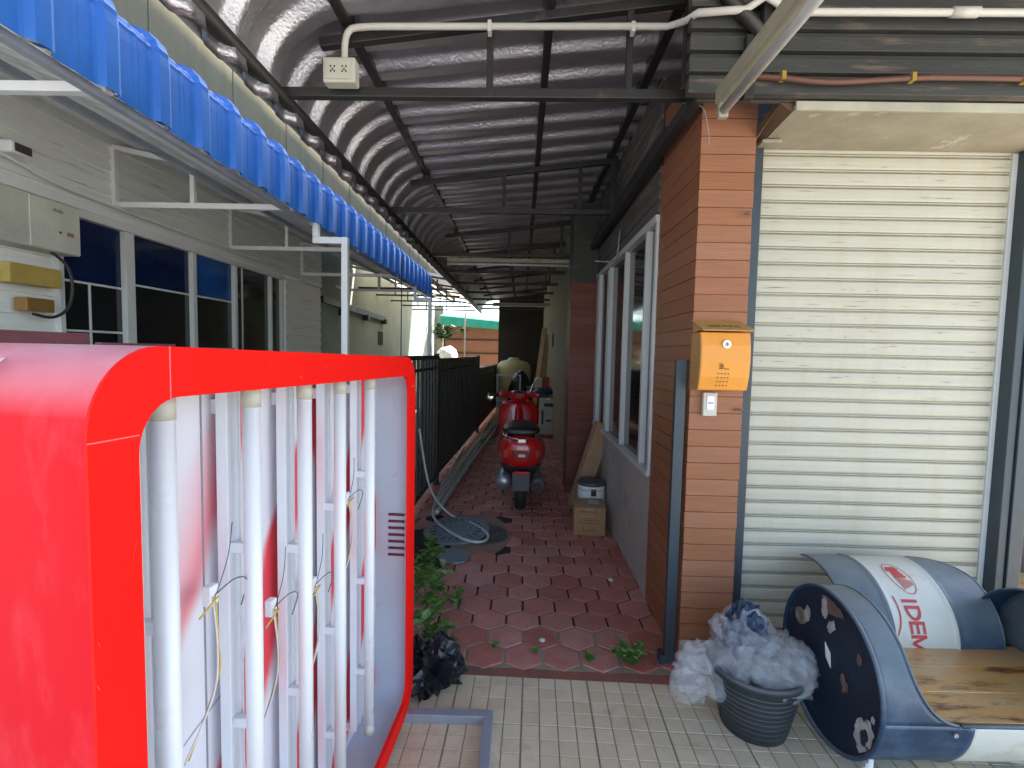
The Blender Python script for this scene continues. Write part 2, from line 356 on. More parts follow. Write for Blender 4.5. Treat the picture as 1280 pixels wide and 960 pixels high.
st = MB().box(.80, 1.14, 2.225, 2.308, 0, .128); P(st.build('step', mat('chipped_white_step', (.66, .65, .62), .8, dirt=(.36, .33, .28), ds=14, dth=.6, bump=.5), bevel=.008))
P(MB().box(1.045, 3.2, 2.42, 2.62, 0, .10).build('threshold', M['plaster'], bevel=.006))
# roller shutter
SH0, SH1 = 1.13, 2.385
def shut():
    b = MB(); z = .1; ys = 2.455
    prof = []
    pitch = .0745
    n = int((2.53-.1)/pitch)+1
    for k in range(n):
        z = .1+k*pitch
        prof += [(ys+.018, z), (ys+.004, z+.003), (ys+.003, z+.0065), (ys+.014, z+.0075), (ys+.014, z+.0105), (ys+.003, z+.0125), (ys, z+.019), (ys-.0008, z+.045), (ys+.001, z+.066), (ys+.006, z+.0705), (ys+.018, z+.072)]
    xs = [SH0+(SH1-SH0)*i/14 for i in range(15)]
    vs = [[b.b.verts.new((x, y+.0012*noise.noise((x*3, zz*4, 0)), zz+.0012*noise.noise((x*2.3, zz*9, 7)))) for x in xs] for y, zz in prof]
    for i in range(len(vs)-1):
        for j in range(14): b.b.faces.new((vs[i][j], vs[i][j+1], vs[i+1][j+1], vs[i+1][j]))
    return b
b = shut(); nf = len(b.b.faces); random.seed(21)
for _ in range(60):      # worn streaks and scuffs in the shutter paint, part of its own mesh
    x = random.choice([random.uniform(1.15, 1.4), random.uniform(1.95, 2.3), random.uniform(1.4, 2.0)]); k = random.randint(16, 31); z = .1+k*.0745+random.uniform(.022, .055); L = random.uniform(.02, .13); e = random.uniform(.0005, .0014)
    b.poly([(x, 2.4515, z), (x+L*.5, 2.4515, z-e), (x+L, 2.4515, z), (x+L*.5, 2.4515, z+e)])
for _ in range(26):
    x = 1.72+random.gauss(0, .16); k = random.randint(17, 23); z = .1+k*.0745+random.uniform(.02, .06); L = random.uniform(.004, .03)
    b.poly([(x, 2.4515, z), (x+L, 2.4515, z-.0015), (x+L*.9, 2.4515, z+.0018)])
b.b.faces.ensure_lookup_table()
for f in b.b.faces[nf:]: f.material_index = 1
sh = P(b.build('roller_shutter', [M['shutter'], mat('scuff_grey', (.26, .23, .15), .8)]))
for x0, x1, yy in ((1.048, 1.128, 2.39), (2.365, 2.405, 2.385), (2.409, 2.475, 2.375)):
    gr = MB().box(x0, x1, yy, yy+.12, .0, 2.505).build('guide_rail', M['navy'], bevel=.004); gr.parent = sh
b = MB().box(2.34, 2.365, 2.447, 2.47, .1, 2.5); q = b.build('end_strip', M['alu']); q.parent = sh
# soffit above the shutter
P(MB().prism([(1.12, 2.50, 2.507), (2.9, 2.50, 2.507), (2.9, 2.09, 2.519), (1.10, 2.09, 2.519)], (0, 0, .02)).build('soffit', M['soffit'], bevel=.002))
P(MB().box(1.10, 2.9, 2.075, 2.089, 2.512, 2.548).build('soffit_trim', mat('pale_trim', (.52, .49, .38), .6), bevel=.002))
P(MB().prism([(1.046, 2.42, 2.46), (1.10, 2.50, 2.503), (1.098, 2.10, 2.515), (1.046, 2.10, 2.55)], (0, 0, .04)).build('soffit_end', mat('brown_end', (.16, .10, .06), .8)))
P(MB().box(1.09, 1.18, 2.33, 2.40, 2.49, 2.505).build('bracket', M['soffit'], bevel=.002))
# dark steel lath fascia
b = MB()
for k in range(9):
    z = 2.545+k*.083; b.box(.645, 3.6, 2.03, 2.07, z+.006, z+.062)
    b.box(.655, 3.6, 2.055, 2.085, z+.062, z+.089)
b.box(.70, 3.6, 2.09, 2.11, 2.55, 3.26)
P(b.build('fascia', M['darkboard'], bevel=.003))
# alley side wall, windows
P(MB().box(.80, .98, 2.937, 5.2, 0, .765).build('lower_wall', M['plaster'], bevel=.004))
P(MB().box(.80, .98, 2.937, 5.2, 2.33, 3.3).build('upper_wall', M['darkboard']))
b = MB()
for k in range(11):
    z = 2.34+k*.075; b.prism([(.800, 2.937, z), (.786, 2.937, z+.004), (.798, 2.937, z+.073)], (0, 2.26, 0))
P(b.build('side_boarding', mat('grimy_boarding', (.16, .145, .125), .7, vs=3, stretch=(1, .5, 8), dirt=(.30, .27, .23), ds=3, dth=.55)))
win = thing('tmp', 'x', 'x'); bpy.data.objects.remove(win)
b = MB()
b.box(.775, .86, 2.94, 5.19, .765, .80); b.box(.775, .86, 2.94, 5.19, 2.285, 2.33)
for y, wd in ((2.94, .04), (3.16, .045), (3.80, .035), (4.46, .03), (5.14, .05)): b.box(.785, .85, y, y+wd, .80, 2.285)
b.box(.80, .84, 3.22, 3.26, .80, 2.285); b.box(.80, .84, 4.62, 4.66, .80, 2.285); b.box(.76, .80, 4.88, 4.93, .80, 2.285)
wf = P(b.build('window', M['alu'], bevel=.003))
for y0, y1 in ((2.98, 3.16), (3.26, 3.8), (3.835, 4.46), (4.49, 4.62), (4.66, 5.14)):
    MB().box(.822, .828, y0, y1, .80, 2.285).build('pane', M['glass'], wf)
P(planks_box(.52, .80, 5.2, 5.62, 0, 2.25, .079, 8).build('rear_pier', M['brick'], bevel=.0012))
P(MB().box(.53, .8, 5.21, 5.61, 2.25, 3.2).build('pier_head', M['darkboard']))
P(MB().box(.60, .8, 5.62, 13.4, 0, 3.2).build('rear_wall', M['creamwall']))
P(MB().box(.594, .60, 6.3, 6.36, 0, 3.0).build('downpipe', M['plaster']))
P(MB().box(.98, 1.3, 2.7, 13.4, 0, 3.3).build('core_wall', M['plaster']))
P(MB().box(.99, 5.0, 2.72, 12.0, 3.3, 8.0).build('sun_block', M['plaster']))  # unseen block added to keep the sun off the alley and neighbour
# room to the right of the shutter
P(MB().box(2.48, 4.4, 3.3, 3.36, 0, 3.2).build('inner_wall', M['pink']))
P(MB().box(2.478, 4.4, 2.42, 3.3, 0, .12).build('inner_floor', M['bench']))
P(MB().box(2.52, 4.3, 3.20, 3.29, .12, .55).build('skirting', mat('dark_panel', (.06, .045, .05), .5)))
P(MB().box(2.62, 2.72, 3.28, 3.295, .95, 1.22).build('wall_switch', M['orangelid']))
P(MB().box(2.517, 3.6, 2.45, 2.6, 2.5, 3.2).build('header_wall', M['plaster']))
# ================================================================== ALLEY CANOPY
can = thing('alley_canopy', 'foil lined corrugated canopy on black steel trusses, curved down along its left edge', 'canopy', (-1.1, 2.27, 2.6))
def PC(o, par=None):
    o.parent = par or can; o.matrix_parent_inverse = Matrix.Identity(4) if par else Matrix.Translation((1.1, -2.27, -2.6)); return o
prof = [(.98, 3.165)]
for k in range(8): prof.append((.98-(.98+.66)*(k+1)/8, 3.165-.17*(k+1)/8))
cxx, czz, rr = -.66, 2.615, .38
for k in range(1, 13):
    a = R(90+ 8.4*k); prof.append((cxx+1.24*rr*math.cos(a), czz+rr*math.sin(a)))
prof.append((-1.13, 2.595))
ys = []; y = -1.2
while y < 13.4: ys.append(y); y += .0125
b = MB(); rows = []
for yy in ys:
    ph = (yy % .25)/.25; d = max(0, min(1, (ph-.30)/.2, (.98-ph)/.2)); d = d*d*(3-2*d); h = .045*d
    rr_ = []
    for k, (x, z) in enumerate(prof):
        if k == 0: t = Vector((-1, 0))
        else: t = (Vector(prof[k])-Vector(prof[k-1])).normalized()
        nrm = Vector((t.y, -t.x)); 
        if nrm.y > 0: nrm = -nrm
        if k > 9: nrm = Vector((cxx-x, czz-z)).normalized()
        wob = .006*noise.noise((x*2.5, yy*1.3, z)) + .004*noise.noise((x*9, yy*7, 3))
        rr_.append(b.b.verts.new((x+nrm.x*(h+wob), yy, z+nrm.y*(h+wob))))
    rows.append(rr_)
for A, B in zip(rows, rows[1:]):
    for k in range(len(prof)-1): b.b.faces.new((A[k], A[k+1], B[k+1], B[k]))
PC(b.build('roof_sheet', M['foil'], smooth=True))
# opaque weather skin above the foil
b = MB(); rows = []
for yy in (-1.21, 13.41): rows.append([b.b.verts.new((x-(.012 if k > 9 else 0), yy, z+.02)) for k, (x, z) in enumerate(prof)])
for k in range(len(prof)-1): b.b.faces.new((rows[0][k], rows[0][k+1], rows[1][k+1], rows[1][k]))
PC(b.build('roof_skin', M['sheet']))
PC(MB().tube([(-1.105, -1.2, 2.635), (-1.105, 13.3, 2.635)], .03, 12).build('edge_tube', M['black'], smooth=True))
for x, z, s_ in ((-.80, 2.945, .045), (.10, 3.04, .04), (.69, 3.10, .05)):
    PC(MB().bar((x, -1.2, z), (x, 13.3, z), s_).build('purlin', M['black'], bevel=.004))
PC(MB().bar((.735, 2.1, 2.62), (.735, 13.3, 2.62), .05, .06).build('wall_plate', M['black'], bevel=.004))
PC(MB().bar((.765, 2.75, 2.73), (.765, 13.3, 2.73), .03, .03).build('wall_plate', M['black'], bevel=.004))
tr0 = None
def truss():
    t = MB().bar((-1.1, 0, 2.65), (.73, 0, 2.66), .042).build('truss', M['black'], can, bevel=.004)
    q = MB().bar((-.93, 0, 2.865), (.73, 0, 3.07), .042).build('top_chord', M['black'], t, bevel=.004)
    for x in (-.166, .454): MB().bar((x, 0, 2.675), (x, 0, 2.955+(x+.1)*.12), .03).build('web_post', M['black'], t, bevel=.003)
    MB().bar((.72, 0, 2.68), (.72, 0, 3.1), .05).build('end_post', M['black'], t, bevel=.003)
    MB().bar((-.80, 0, 2.9), (-.80, 0, 2.95), .05).build('cleat', M['black'], t)
    return t
TY = [2.27, 4.08, 5.9, 7.1, 8.3, 9.5, 10.7, 11.9, 13.0]
t0 = truss()
def put(t, y): t.location = (1.1, y-2.27, -2.6)
put(t0, TY[0])
for yy in TY[1:]:
    c = t0.copy(); C.objects.link(c); c.parent = can; put(c, yy)
    for ch in t0.children:
        d = ch.copy(); C.objects.link(d); d.parent = c
# front porch roof over the paved forecourt
po = thing('porch_roof', 'grimy dark corrugated porch roof over the shop front above the fluorescent batten', 'roof', (2.2, .5, 3.2))
b = MB()
def pr(u, v):
    x = .98+3.2*u; y = -1.2+3.3*v; return Vector((x-2.2, y-.5, 3.24-3.2+.02*math.sin(y*2*math.pi/.25)))
b.grid(pr, 2, 200); b.build('roof_sheet', M['darkboard'], po, smooth=True, solid=.004)
for x in (1.4, 2.6, 3.8): MB().bar((x-2.2, -1.7, -.03), (x-2.2, 1.55, -.03), .05).build('purlin', M['black'], po)
br = thing('roof_brace', 'bundle of three dark steel brace pipes meeting above the pillar top', 'brace', (.93, 2.0, 2.74))
MB().tube([(-.32, 0, .32), (0, 0, 0)], .026, 12).build('brace_pipe', M['black'], br, smooth=True)
MB().bar((0, .01, .0), (0, .01, .42), .034).build('upright', M['black'], br, bevel=.003)
MB().bar((-.02, .0, -.05), (.28, -.0, .42), .034).build('strut', M['black'], br, bevel=.003)
MB().bar((-.055, .02, -.22), (-.055, .02, .02), .04).build('gusset', M['black'], br, bevel=.003)
# lamps
def lamp(name_label, loc, L, along_y=False, endcaps=True):
    t = thing('fluorescent_lamp', name_label, 'lamp', loc, R(90) if along_y else 0, 'fluorescent batten lamps')
    MB().box(-L/2, L/2, -.022, .022, 0, .045).build('housing', M['fixture'], t, bevel=.004)
    for s_ in (-1, 1): MB().box(s_*(L/2-.012)-.012, s_*(L/2-.012)+.012, -.015, .015, -.045, .0).build('lamp_holder', M['fixture'], t, bevel=.003)
    MB().tube([(-L/2+.02, 0, -.024), (L/2-.02, 0, -.024)], .014, 14).build('tube', M['frosted'], t, smooth=True)
    return t
l1 = lamp('grimy fluorescent batten running towards the camera beside the pillar top', (.757, 1.31, 2.475), 1.2, True)
l1.scale = (1.1, 1.25, 1.25)
lamp('white fluorescent batten across the alley ceiling, the nearer of the two', (-.08, 5.84, 2.56), 1.62)
lamp('dim fluorescent batten far down the alley ceiling above the scooter', (.13, 10.6, 2.53), 1.5)
# conduit and socket
cp = bez([(-.80, 2.215, 2.76), (-.80, 2.215, 2.83), (-.785, 2.215, 2.885), (-.74, 2.215, 2.905), (-.6, 2.215, 2.91)], 6)+[Vector((.60, 2.205, 2.915)), Vector((.645, 2.10, 2.87)), Vector((.66, 2.0, 2.835)), Vector((.84, 1.985, 2.84)), Vector((.90, 1.955, 2.868)), Vector((.96, 1.965, 2.845)), Vector((1.05, 1.985, 2.832)), Vector((3.3, 1.985, 2.845))]
cn = tag(MB().tube(cp, .014, 12).build('conduit', M['conduit'], smooth=True), 'cream electrical conduit pipe running across the truss from the socket box to the right', 'pipe')
for x in (-.166, .454): MB().box(x-.008, x+.008, 2.195, 2.235, 2.885+.01*x, 2.93).build('pipe_clip', M['conduit'], cn)
MB().tube([(1.62, 1.985, 2.836), (1.72, 1.985, 2.837)], .0195, 12).build('coupling', M['conduit'], cn, smooth=True)
sb = thing('socket_box', 'cream double socket box hanging from the nearest roof truss', 'socket', (-.805, 2.2, 2.70))
MB().box(-.075, .065, -.03, .03, -.05, .055).build('housing', M['cream'], sb, bevel=.006)
MB().box(-.06, .045, -.037, -.03, -.038, .042).build('face_plate', M['cream'], sb, bevel=.002)
b = MB()
for dx in (-.03, .02):
    for a, c in ((-.008, .012), (.008, .012), (-.008, -.008), (.008, -.008), (0, .0)): b.box(dx+a-.003, dx+a+.003, -.0385, -.037, c-.004, c+.004)
b.build('socket_hole', M['ink'], sb)
bp = tag(MB().tube(bez([(.90, 2.02, 2.61), (1.0, 2.0, 2.595), (1.2, 2.0, 2.582), (1.5, 2.0, 2.60), (1.7, 2.0, 2.603), (2.4, 2.0, 2.60), (3.2, 2.0, 2.60)], 10), .011, 10).build('brown_conduit', M['brownpipe'], smooth=True), 'thin brown corrugated conduit clipped along the dark fascia above the shutter', 'pipe')
for x in (1.0, 1.50, 1.93, 2.5): MB().box(x-.008, x+.008, 1.986, 2.014, 2.586, 2.616).build('pipe_clip', M['brass'], bp)
# ================================================================== NEIGHBOUR (left)
nb = thing('neighbour_house', 'neighbouring house with pale horizontal siding and dark sliding windows behind the red sign', 'building', (-2.65, 2.8, 0))
def PN(o): o.parent = nb; o.matrix_parent_inverse = Matrix.Translation((2.65, -2.8, 0)); return o
def lap(y0, y1, z0, z1, h, xw=-2.65, d=.014):
    b = MB(); z = z0
    while z < z1-.01:
        t = min(z+h, z1); b.prism([(xw, y0, z), (xw+d, y0, z+.003), (xw+.003, y0, t-.003), (xw, y0, t)], (0, y1-y0, 0)); z += h
    b.box(xw-.12, xw+.0015, y0, y1, z0, z1); return b
PN(lap(.2, 2.74, 0, 2.27, .11).build('siding_wall', M['siding']))
PN(lap(2.74, 5.36, 0, .85, .11).build('lower_wall', M['siding']))
PN(lap(.2, 6.44, 2.30, 2.95, .075, d=.022).build('upper_siding', M['siding']))
PN(lap(5.36, 5.83, 0, 2.28, .11, xw=-2.60).build('corner_pier', M['siding']))
PN(lap(5.84, 6.44, 0, 2.29, .11, xw=-2.66).build('end_siding', M['siding']))
b = MB(); b.box(-2.68, -2.60, 2.74, 5.36, .85, .89); b.box(-2.68, -2.60, 2.74, 5.36, 2.24, 2.285)
for y, wd in ((2.74, .03), (3.21, .075), (3.87, .045), (4.44, .04), (5.08, .03), (5.32, .04)): b.box(-2.675, -2.61, y, y+wd, .89, 2.24)
for z in (1.86, 1.57): b.box(-2.66, -2.64, 2.77, 3.21, z, z+.014)
b.box(-2.66, -2.64, 2.96, 2.974, .89, 1.86)
b.box(-2.66, -2.64, 3.285, 4.44, 1.90, 1.914); b.box(-2.66, -2.64, 4.60, 4.62, .89, 2.24)
wf = PN(b.build('window', M['alu'], bevel=.002))
for y0, y1 in ((2.77, 3.21), (3.285, 3.87), (3.915, 4.44), (4.48, 5.08), (5.11, 5.32)): 
    q = MB().box(-2.652, -2.646, y0, y1, .89, 2.24).build('pane', M['glass'], wf)
PN(MB().box(-2.60, -2.585, .2, 5.36, 2.285, 2.33).build('window_head', M['white'], bevel=.003))
q = tag(MB().box(-2.85, -2.70, 6.45, 15.2, 0, 2.9).build('green_house_wall', M['green_wall']), 'plain grey green house wall behind the black fence', 'wall')
MB().bar((-2.66, 6.5, 2.16), (-2.66, 9.5, 2.1), .05, .09).build('dark_beam', M['black'], q)
for y in (7.2, 8.3, 9.4): MB().box(-2.7, -2.6, y, y+.1, 2.0, 2.09).build('beam_bracket', M['black'], q)
MB().box(-2.70, -2.69, 9.2, 9.5, 1.6, 1.85).build('vent', M['endwall'], q)
for y0, y1, m_ in ((2.775, 3.205, 'dark_blue_reflection'), (3.29, 3.865, 'dark_blue_reflection'), (3.92, 4.435, 'blue_reflection')):
    MB().box(-2.6455, -2.6440, y0, y1, 1.915 if y0 > 3 else 1.876, 2.238).build('pane_reflection', mat(m_, (.004, .014, .07) if m_[0] == 'd' else (.006, .09, .36), .12, var=.2, vs=3), wf)  # blue panels before the glass paint in the awning's reflection
# electrical boxes on the neighbour wall
e = thing('meter_cabinet', 'pale grey electrical cabinet on the siding at the far left', 'electric box', (-2.62, 2.60, 2.125))
MB().box(-.02, .12, -.28, .155, -.135, .13).build('housing', mat('cabinet_grey', (.50, .51, .43), .55, dirt=(.4, .38, .3), ds=6), e, bevel=.004)
MB().box(.12, .127, -.13, .15, -.13, .125).build('door', mat('cabinet_door', (.56, .57, .48), .5), e, bevel=.002)
b = MB().box(.127, .1285, .07, .11, -.04, -.02); b.build('warning_label', M['amberbox'], e)
b = MB(); 
for k in range(5): b.box(.127, .1283, -.005+k*.012, -.001+k*.012, .075, .088+.004*(k % 2))
b.box(.127, .1283, -.005, .05, .0745, .0765); b.build('scribble', M['ink'], e)
MB().lathe([(.006, .127), (.006, .131)], (0, .03, -.03), 12, 'X').build('lock', M['ink'], e)
e = tag(MB().box(-2.62, -2.54, 2.40, 2.68, 1.80, 1.90).build('junction_box', M['yellow'], bevel=.006), 'yellowed junction box on the siding just below the grey cabinet', 'electric box')
e = tag(MB().box(-2.62, -2.55, 2.49, 2.645, 1.665, 1.735).build('junction_box', M['amberbox'], bevel=.006), 'small brown junction box, lowest of the boxes on the siding', 'electric box')
tag(MB().tube(bez([(-2.55, 2.62, 2.0), (-2.53, 2.70, 1.93), (-2.53, 2.73, 1.82), (-2.53, 2.70, 1.70), (-2.54, 2.62, 1.64), (-2.55, 2.52, 1.65)]), .008, 8).build('cable', M['black'], smooth=True), 'black cable looping down from the grey cabinet to the brown box', 'cable')
tag(MB().tube(bez([(-2.59, 2.0, 2.50), (-2.585, 2.5, 2.42), (-2.585, 3.0, 2.37), (-2.58, 5.3, 2.36)], 6), .009, 8).build('cable', M['white'], smooth=True), 'white cable running along the siding above the window head', 'cable')
cc = thing('security_camera', 'white bullet security camera at the left edge under the awning', 'camera', (-2.56, 2.45, 2.46))
MB().box(-.05, .06, -.05, .06, -.03, .03).build('camera_body', M['white'], cc, bevel=.012)
MB().box(.0605, .066, -.035, .045, -.022, .018).build('camera_lens', M['ink'], cc)
# awning
aw = thing('blue_awning', 'blue corrugated awning with rounded edge on white steel brackets along the neighbouring house', 'awning', (-1.5, 4, 2.4))
def PA(o, par=None):
    o.parent = par or aw
    if not par: o.matrix_parent_inverse = Matrix.Translation((1.5, -4, -2.4))
    return o
def ribh(y, pitch=.25):
    t = ((y-.03) % pitch)/pitch
    return .026*max(0, min(1, (t-.62)/.06, (.98-t)/.06)) + .003*max(0, min(1, (t-.25)/.02, (.35-t)/.02))
pf = []   # profile: fascia and rounded shoulder; outward normal
for k in range(8): pf.append((-1.455, 2.375+.26*k/7, (1, 0)))
for k in range(1, 9):
    a = R(90*k/8*.9); pf.append((-1.455-.09*(1-math.cos(a))*1.0, 2.635+.075*math.sin(a), (math.cos(a), math.sin(a))))
for k in range(1, 5): pf.append((-1.57-.27*k, 2.712+.075*k*1.05, (-.1, 1)))
b = MB(); rows = []; y = .9; ysl = []
while y < 7.9: ysl.append(y); y += .0125
for yy in ysl:
    h = ribh(yy); r_ = []
    for k, (x, z, nm) in enumerate(pf):
        gro = .0035*(1 if 7 <= k <= 13 and k % 2 else 0)
        step = .004*(int((yy-.03)/.75) % 2)
        r_.append(b.b.verts.new((x+nm[0]*(h-gro+step), yy, z+nm[1]*(h-gro+step))))
    rows.append(r_)
for A, B in zip(rows, rows[1:]):
    for k in range(len(pf)-1): b.b.faces.new((A[k], A[k+1], B[k+1], B[k]))
PA(b.build('blue_fascia', M['blue'], solid=.0015))
b = MB(); rows = []
for yy in ysl[::2]:
    h = .010*(1 if (yy % .1) < .05 else 0)
    rows.append([b.b.verts.new((-1.465-1.2*k/6, yy, 2.385+h+.44*(k/6)**.9)) for k in range(7)])
for A, B in zip(rows, rows[1:]):
    for k in range(6): b.b.faces.new((A[k], A[k+1], B[k+1], B[k]))
PA(b.build('underside', M['sheet']))
for x, z in ((-1.50, 2.375), (-2.02, 2.56)): PA(MB().bar((x, .9, z), (x, 7.9, z), .03).build('purlin', M['galv']))
BY = [1.76, 3.16, 4.42, 5.85, 7.25]
def bracket():
    t = MB().bar((-1.15, 0, 0), (.03, 0, 0), .035).build('bracket', M['white'], aw, bevel=.002)
    MB().bar((-1.13, 0, .0175), (-1.13, 0, .36), .035).build('upright', M['white'], t, bevel=.002)
    MB().bar((-1.13, 0, .36), (-.46, 0, .225), .03).build('top_bar', M['white'], t, bevel=.002)
    MB().bar((-.62, 0, .0175), (-.62, 0, .245), .028).build('upright', M['white'], t, bevel=.002)
    MB().bar((-1.15, -.25, .015), (-1.15, 0, .015), .03).build('wall_arm', M['white'], t, bevel=.002)
    return t
b0 = bracket(); b0.location = (0, BY[0]-4, 0)
for yy in BY[1:]:
    c = b0.copy(); C.objects.link(c); c.parent = aw; c.location = (0, yy-4, -.005*BY.index(yy))
    for ch in b0.children: d = ch.copy(); C.objects.link(d); d.parent = c
for yy, zt in ((3.5, 2.29), (6.75, 2.23)):
    p = PA(MB().box(-1.285, -1.24, yy-.022, yy+.022, 0, zt).build('post', M['white'], bevel=.003))
    for o_ in (MB().box(-1.49, -1.285, yy-.02, yy+.02, zt-.045, zt), MB().box(-1.49, -1.45, yy-.02, yy+.02, zt+.001, 2.40)):
        q = o_.build('post_arm', M['white'], bevel=.003); q.parent = p; q.matrix_parent_inverse = Matrix.Identity(4)
# tan upper wall strip between awning and canopy
b = MB(); y = .6
k = 0
while y < 11.5:
    b.box(-1.60, -1.585+.004*(k % 2), y+.002, y+.298, 2.70, 3.02); y += .3; k += 1
tag(b.build('fascia_boarding', M['tan']), 'tan vertical fibre cement boards between the blue awning and the curved canopy', 'wall')
# far translucent canopy beyond the awning
fc = thing('rear_canopy', 'pale translucent canopy on thin black frames beyond the blue awning', 'canopy', (-1.9, 10, 2.5))
MB().grid(lambda u, v: Vector((-.8+1.55*u, -2.0+4.2*v, .46-.25*u+.012*math.sin(v*110))), 6, 160).build('sheet', M['translucent'], fc, smooth=True)
for k in range(5):
    y = -1.9+1.0*k; t = MB().bar((-.85, y, .02), (.75, y, .02), .03).build('frame', M['black'], fc)
    MB().bar((-.85, y, .40), (.75, y, .17), .03).build('top_bar', M['black'], t)
    for x in (-.45, .05, .5): MB().bar((x, y, .02), (x, y, .33-.16*(x+.45)), .022).build('upright', M['black'], t)
for x in (-.45, .2): MB().bar((x, -2, .31-.16*(x+.45)), (x, 2.1, .31-.16*(x+.45)), .03).build('purlin', M['black'], fc)
# end of alley
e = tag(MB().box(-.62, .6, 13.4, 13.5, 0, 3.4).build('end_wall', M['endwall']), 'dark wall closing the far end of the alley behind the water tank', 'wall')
sd_ = thing('brown_shed', 'brown panelled shed with green canopy in the sunlit yard at the back', 'shed', (-1.5, 15, 0))
MB().box(-.85, 1.6, 0, .1, 0, 2.35).build('wall', M['brownwall'], sd_)
for z in (1.45, 1.86): MB().box(-.86, 1.6, -.03, 0, z, z+.03).build('rail', M['endwall'], sd_)
MB().prism([(-.95, -.05, 2.35), (1.5, -.05, 2.2), (1.5, -.05, 2.42), (-.95, -.05, 2.62)], (0, -.25, -.05)).build('green_canopy', M['greenroof'], sd_)
MB().box(-.88, -.84, -.03, .0, 0, 2.4).build('corner_post', M['endwall'], sd_)
tag(MB().box(-4, -2.45, 15.3, 15.4, 0, 2.9).build('yard_wall', M['creamwall']), 'sunlit cream wall left of the brown shed', 'wall')
yp = tag(MB().box(-1.40, -1.36, 12.0, 12.04, 0, 2.45).build('yard_post', M['white']), 'thin white post standing in front of the brown shed', 'post')
def blob(name, c, s, m, seed=0, amp=.25, label='', cat='', sub=3, parent=None, fr=1.6):
    b = MB(); bmesh.ops.create_icosphere(b.b, subdivisions=sub, radius=1)
    for v in b.b.verts:
        d = 1+amp*noise.noise(v.co*fr+Vector((seed*3.1, 0, 0)))+amp*.4*noise.noise(v.co*fr*3+Vector((seed, 5, 0)))
        v.co = Vector((v.co.x*s[0]*d, v.co.y*s[1]*d, v.co.z*s[2]*d))+Vector(c)
    o = b.build(name, m, parent, smooth=True)
    if label: tag(o, label, cat)
    return o
blob('white_sack', (-2.0, 13.2, 1.38), (.30, .24, .24), M['sack'], 1, .35, 'bright white bulging sack piled above the fence in the sunlit yard', 'sack')
blob('white_sack', (-1.66, 12.9, 1.2), (.26, .2, .12), M['sack'], 2, .35, 'smaller low white sack leaning to the right of the bulging sack', 'sack')
tag(MB().lathe([(.10, 0), (.13, .26), (.125, .26), (.09, .02)], (-1.22, 13.0, 1.12), 20).build('lime_bucket', M['lime']), 'lime green bucket on the ledge before the brown shed', 'bucket')
tag(MB().box(-2.2, -.75, 12.8, 13.25, 1.06, 1.12).build('yard_shelf', M['galv']), 'ledge carrying the sacks and the lime bucket behind the fence', 'shelf')
# black fence
def fence(label, x0, y0, x1, y1, zt, pitch, wslat, gap_rail, dens=1):
    L = math.hypot(x1-x0, y1-y0); ang = math.atan2(y1-y0, x1-x0)
    f = thing('metal_fence', label, 'fence', (x0, y0, 0), ang, 'black slatted fence along the alley')
    MB().box(0, L, -.02, .02, zt-.04, zt).build('rail', M['black'], f, bevel=.002)
    MB().box(0, L, -.02, .02, .10, .14).build('rail', M['black'], f, bevel=.002)
    MB().box(0, L, -.018, .018, zt-.15, zt-.125).build('rail', M['black'], f, bevel=.002)
    n = int(L/pitch)
    for k in range(n+1):
        x = k*pitch; MB().box(x, x+wslat, -.012, .012, .14, zt-.04).build('slat', M['black'], f)
    for x in (0, L): MB().box(x-.025, x+.025, -.026, .026, 0, zt+.02).build('post', M['black'], f, bevel=.003)
    return f
fence('black slatted fence panel nearest the sign with see-through gaps', -.98, 2.62, -.93, 5.4, 1.455, .155, .045, 0)
fence('dark slatted fence panel running on along the middle of the alley', -.93, 5.46, -.78, 9.0, 1.42, .12, .06, 0)
fence('rearmost dark slatted fence panel beside the water tank', -.78, 9.06, -.60, 13.3, 1.20, .09, .075, 0)
# purple planks behind the sign
for k, (y0, y1, z) in enumerate(((.70, 1.385, 1.530), (1.425, 1.735, 1.505), (1.79, 2.10, 1.495), (2.15, 2.42, 1.482))):
    t = thing('plank_gate', ['purple brown plank gate leaf at the far left behind the sign', 'purple brown plank gate leaf, second from the left', 'purple brown plank gate leaf, third from the left', 'short purple brown plank gate leaf nearest the black fence'][k], 'gate', (-1.25, y0, 0), 0, 'plank gate leaves behind the sign')
    MB().box(-.01, .012, 0, y1-y0, z-.10, z).build('top_plank', M['purple'], t, bevel=.002)
    b = MB()
    for j in range(9): b.box(-.01, .01, 0, y1-y0, z-.115-j*.15-.13, z-.115-j*.15)
    b.build('lower_planks', M['purple'], t)
    MB().box(-.035, -.011, .02, .06, 0, z-.02).build('post', M['black'], t)
# ================================================================== RED SIGN
# local frame: x = out of the face, y = from far end towards the camera, z = up
SX, SY = -.424, 1.967; SANG = R(3)
sign = thing('light_box_sign', 'large red light box sign standing on edge with its face off and white tubes showing', 'sign', (SX, SY, .03))
uy = Vector((-math.sin(SANG), -math.cos(SANG), 0)); ux = Vector((math.cos(SANG), -math.sin(SANG), 0))
sm = Matrix(((ux.x, uy.x, 0, SX), (ux.y, uy.y, 0, SY), (0, 0, 1, .03), (0, 0, 0, 1)))
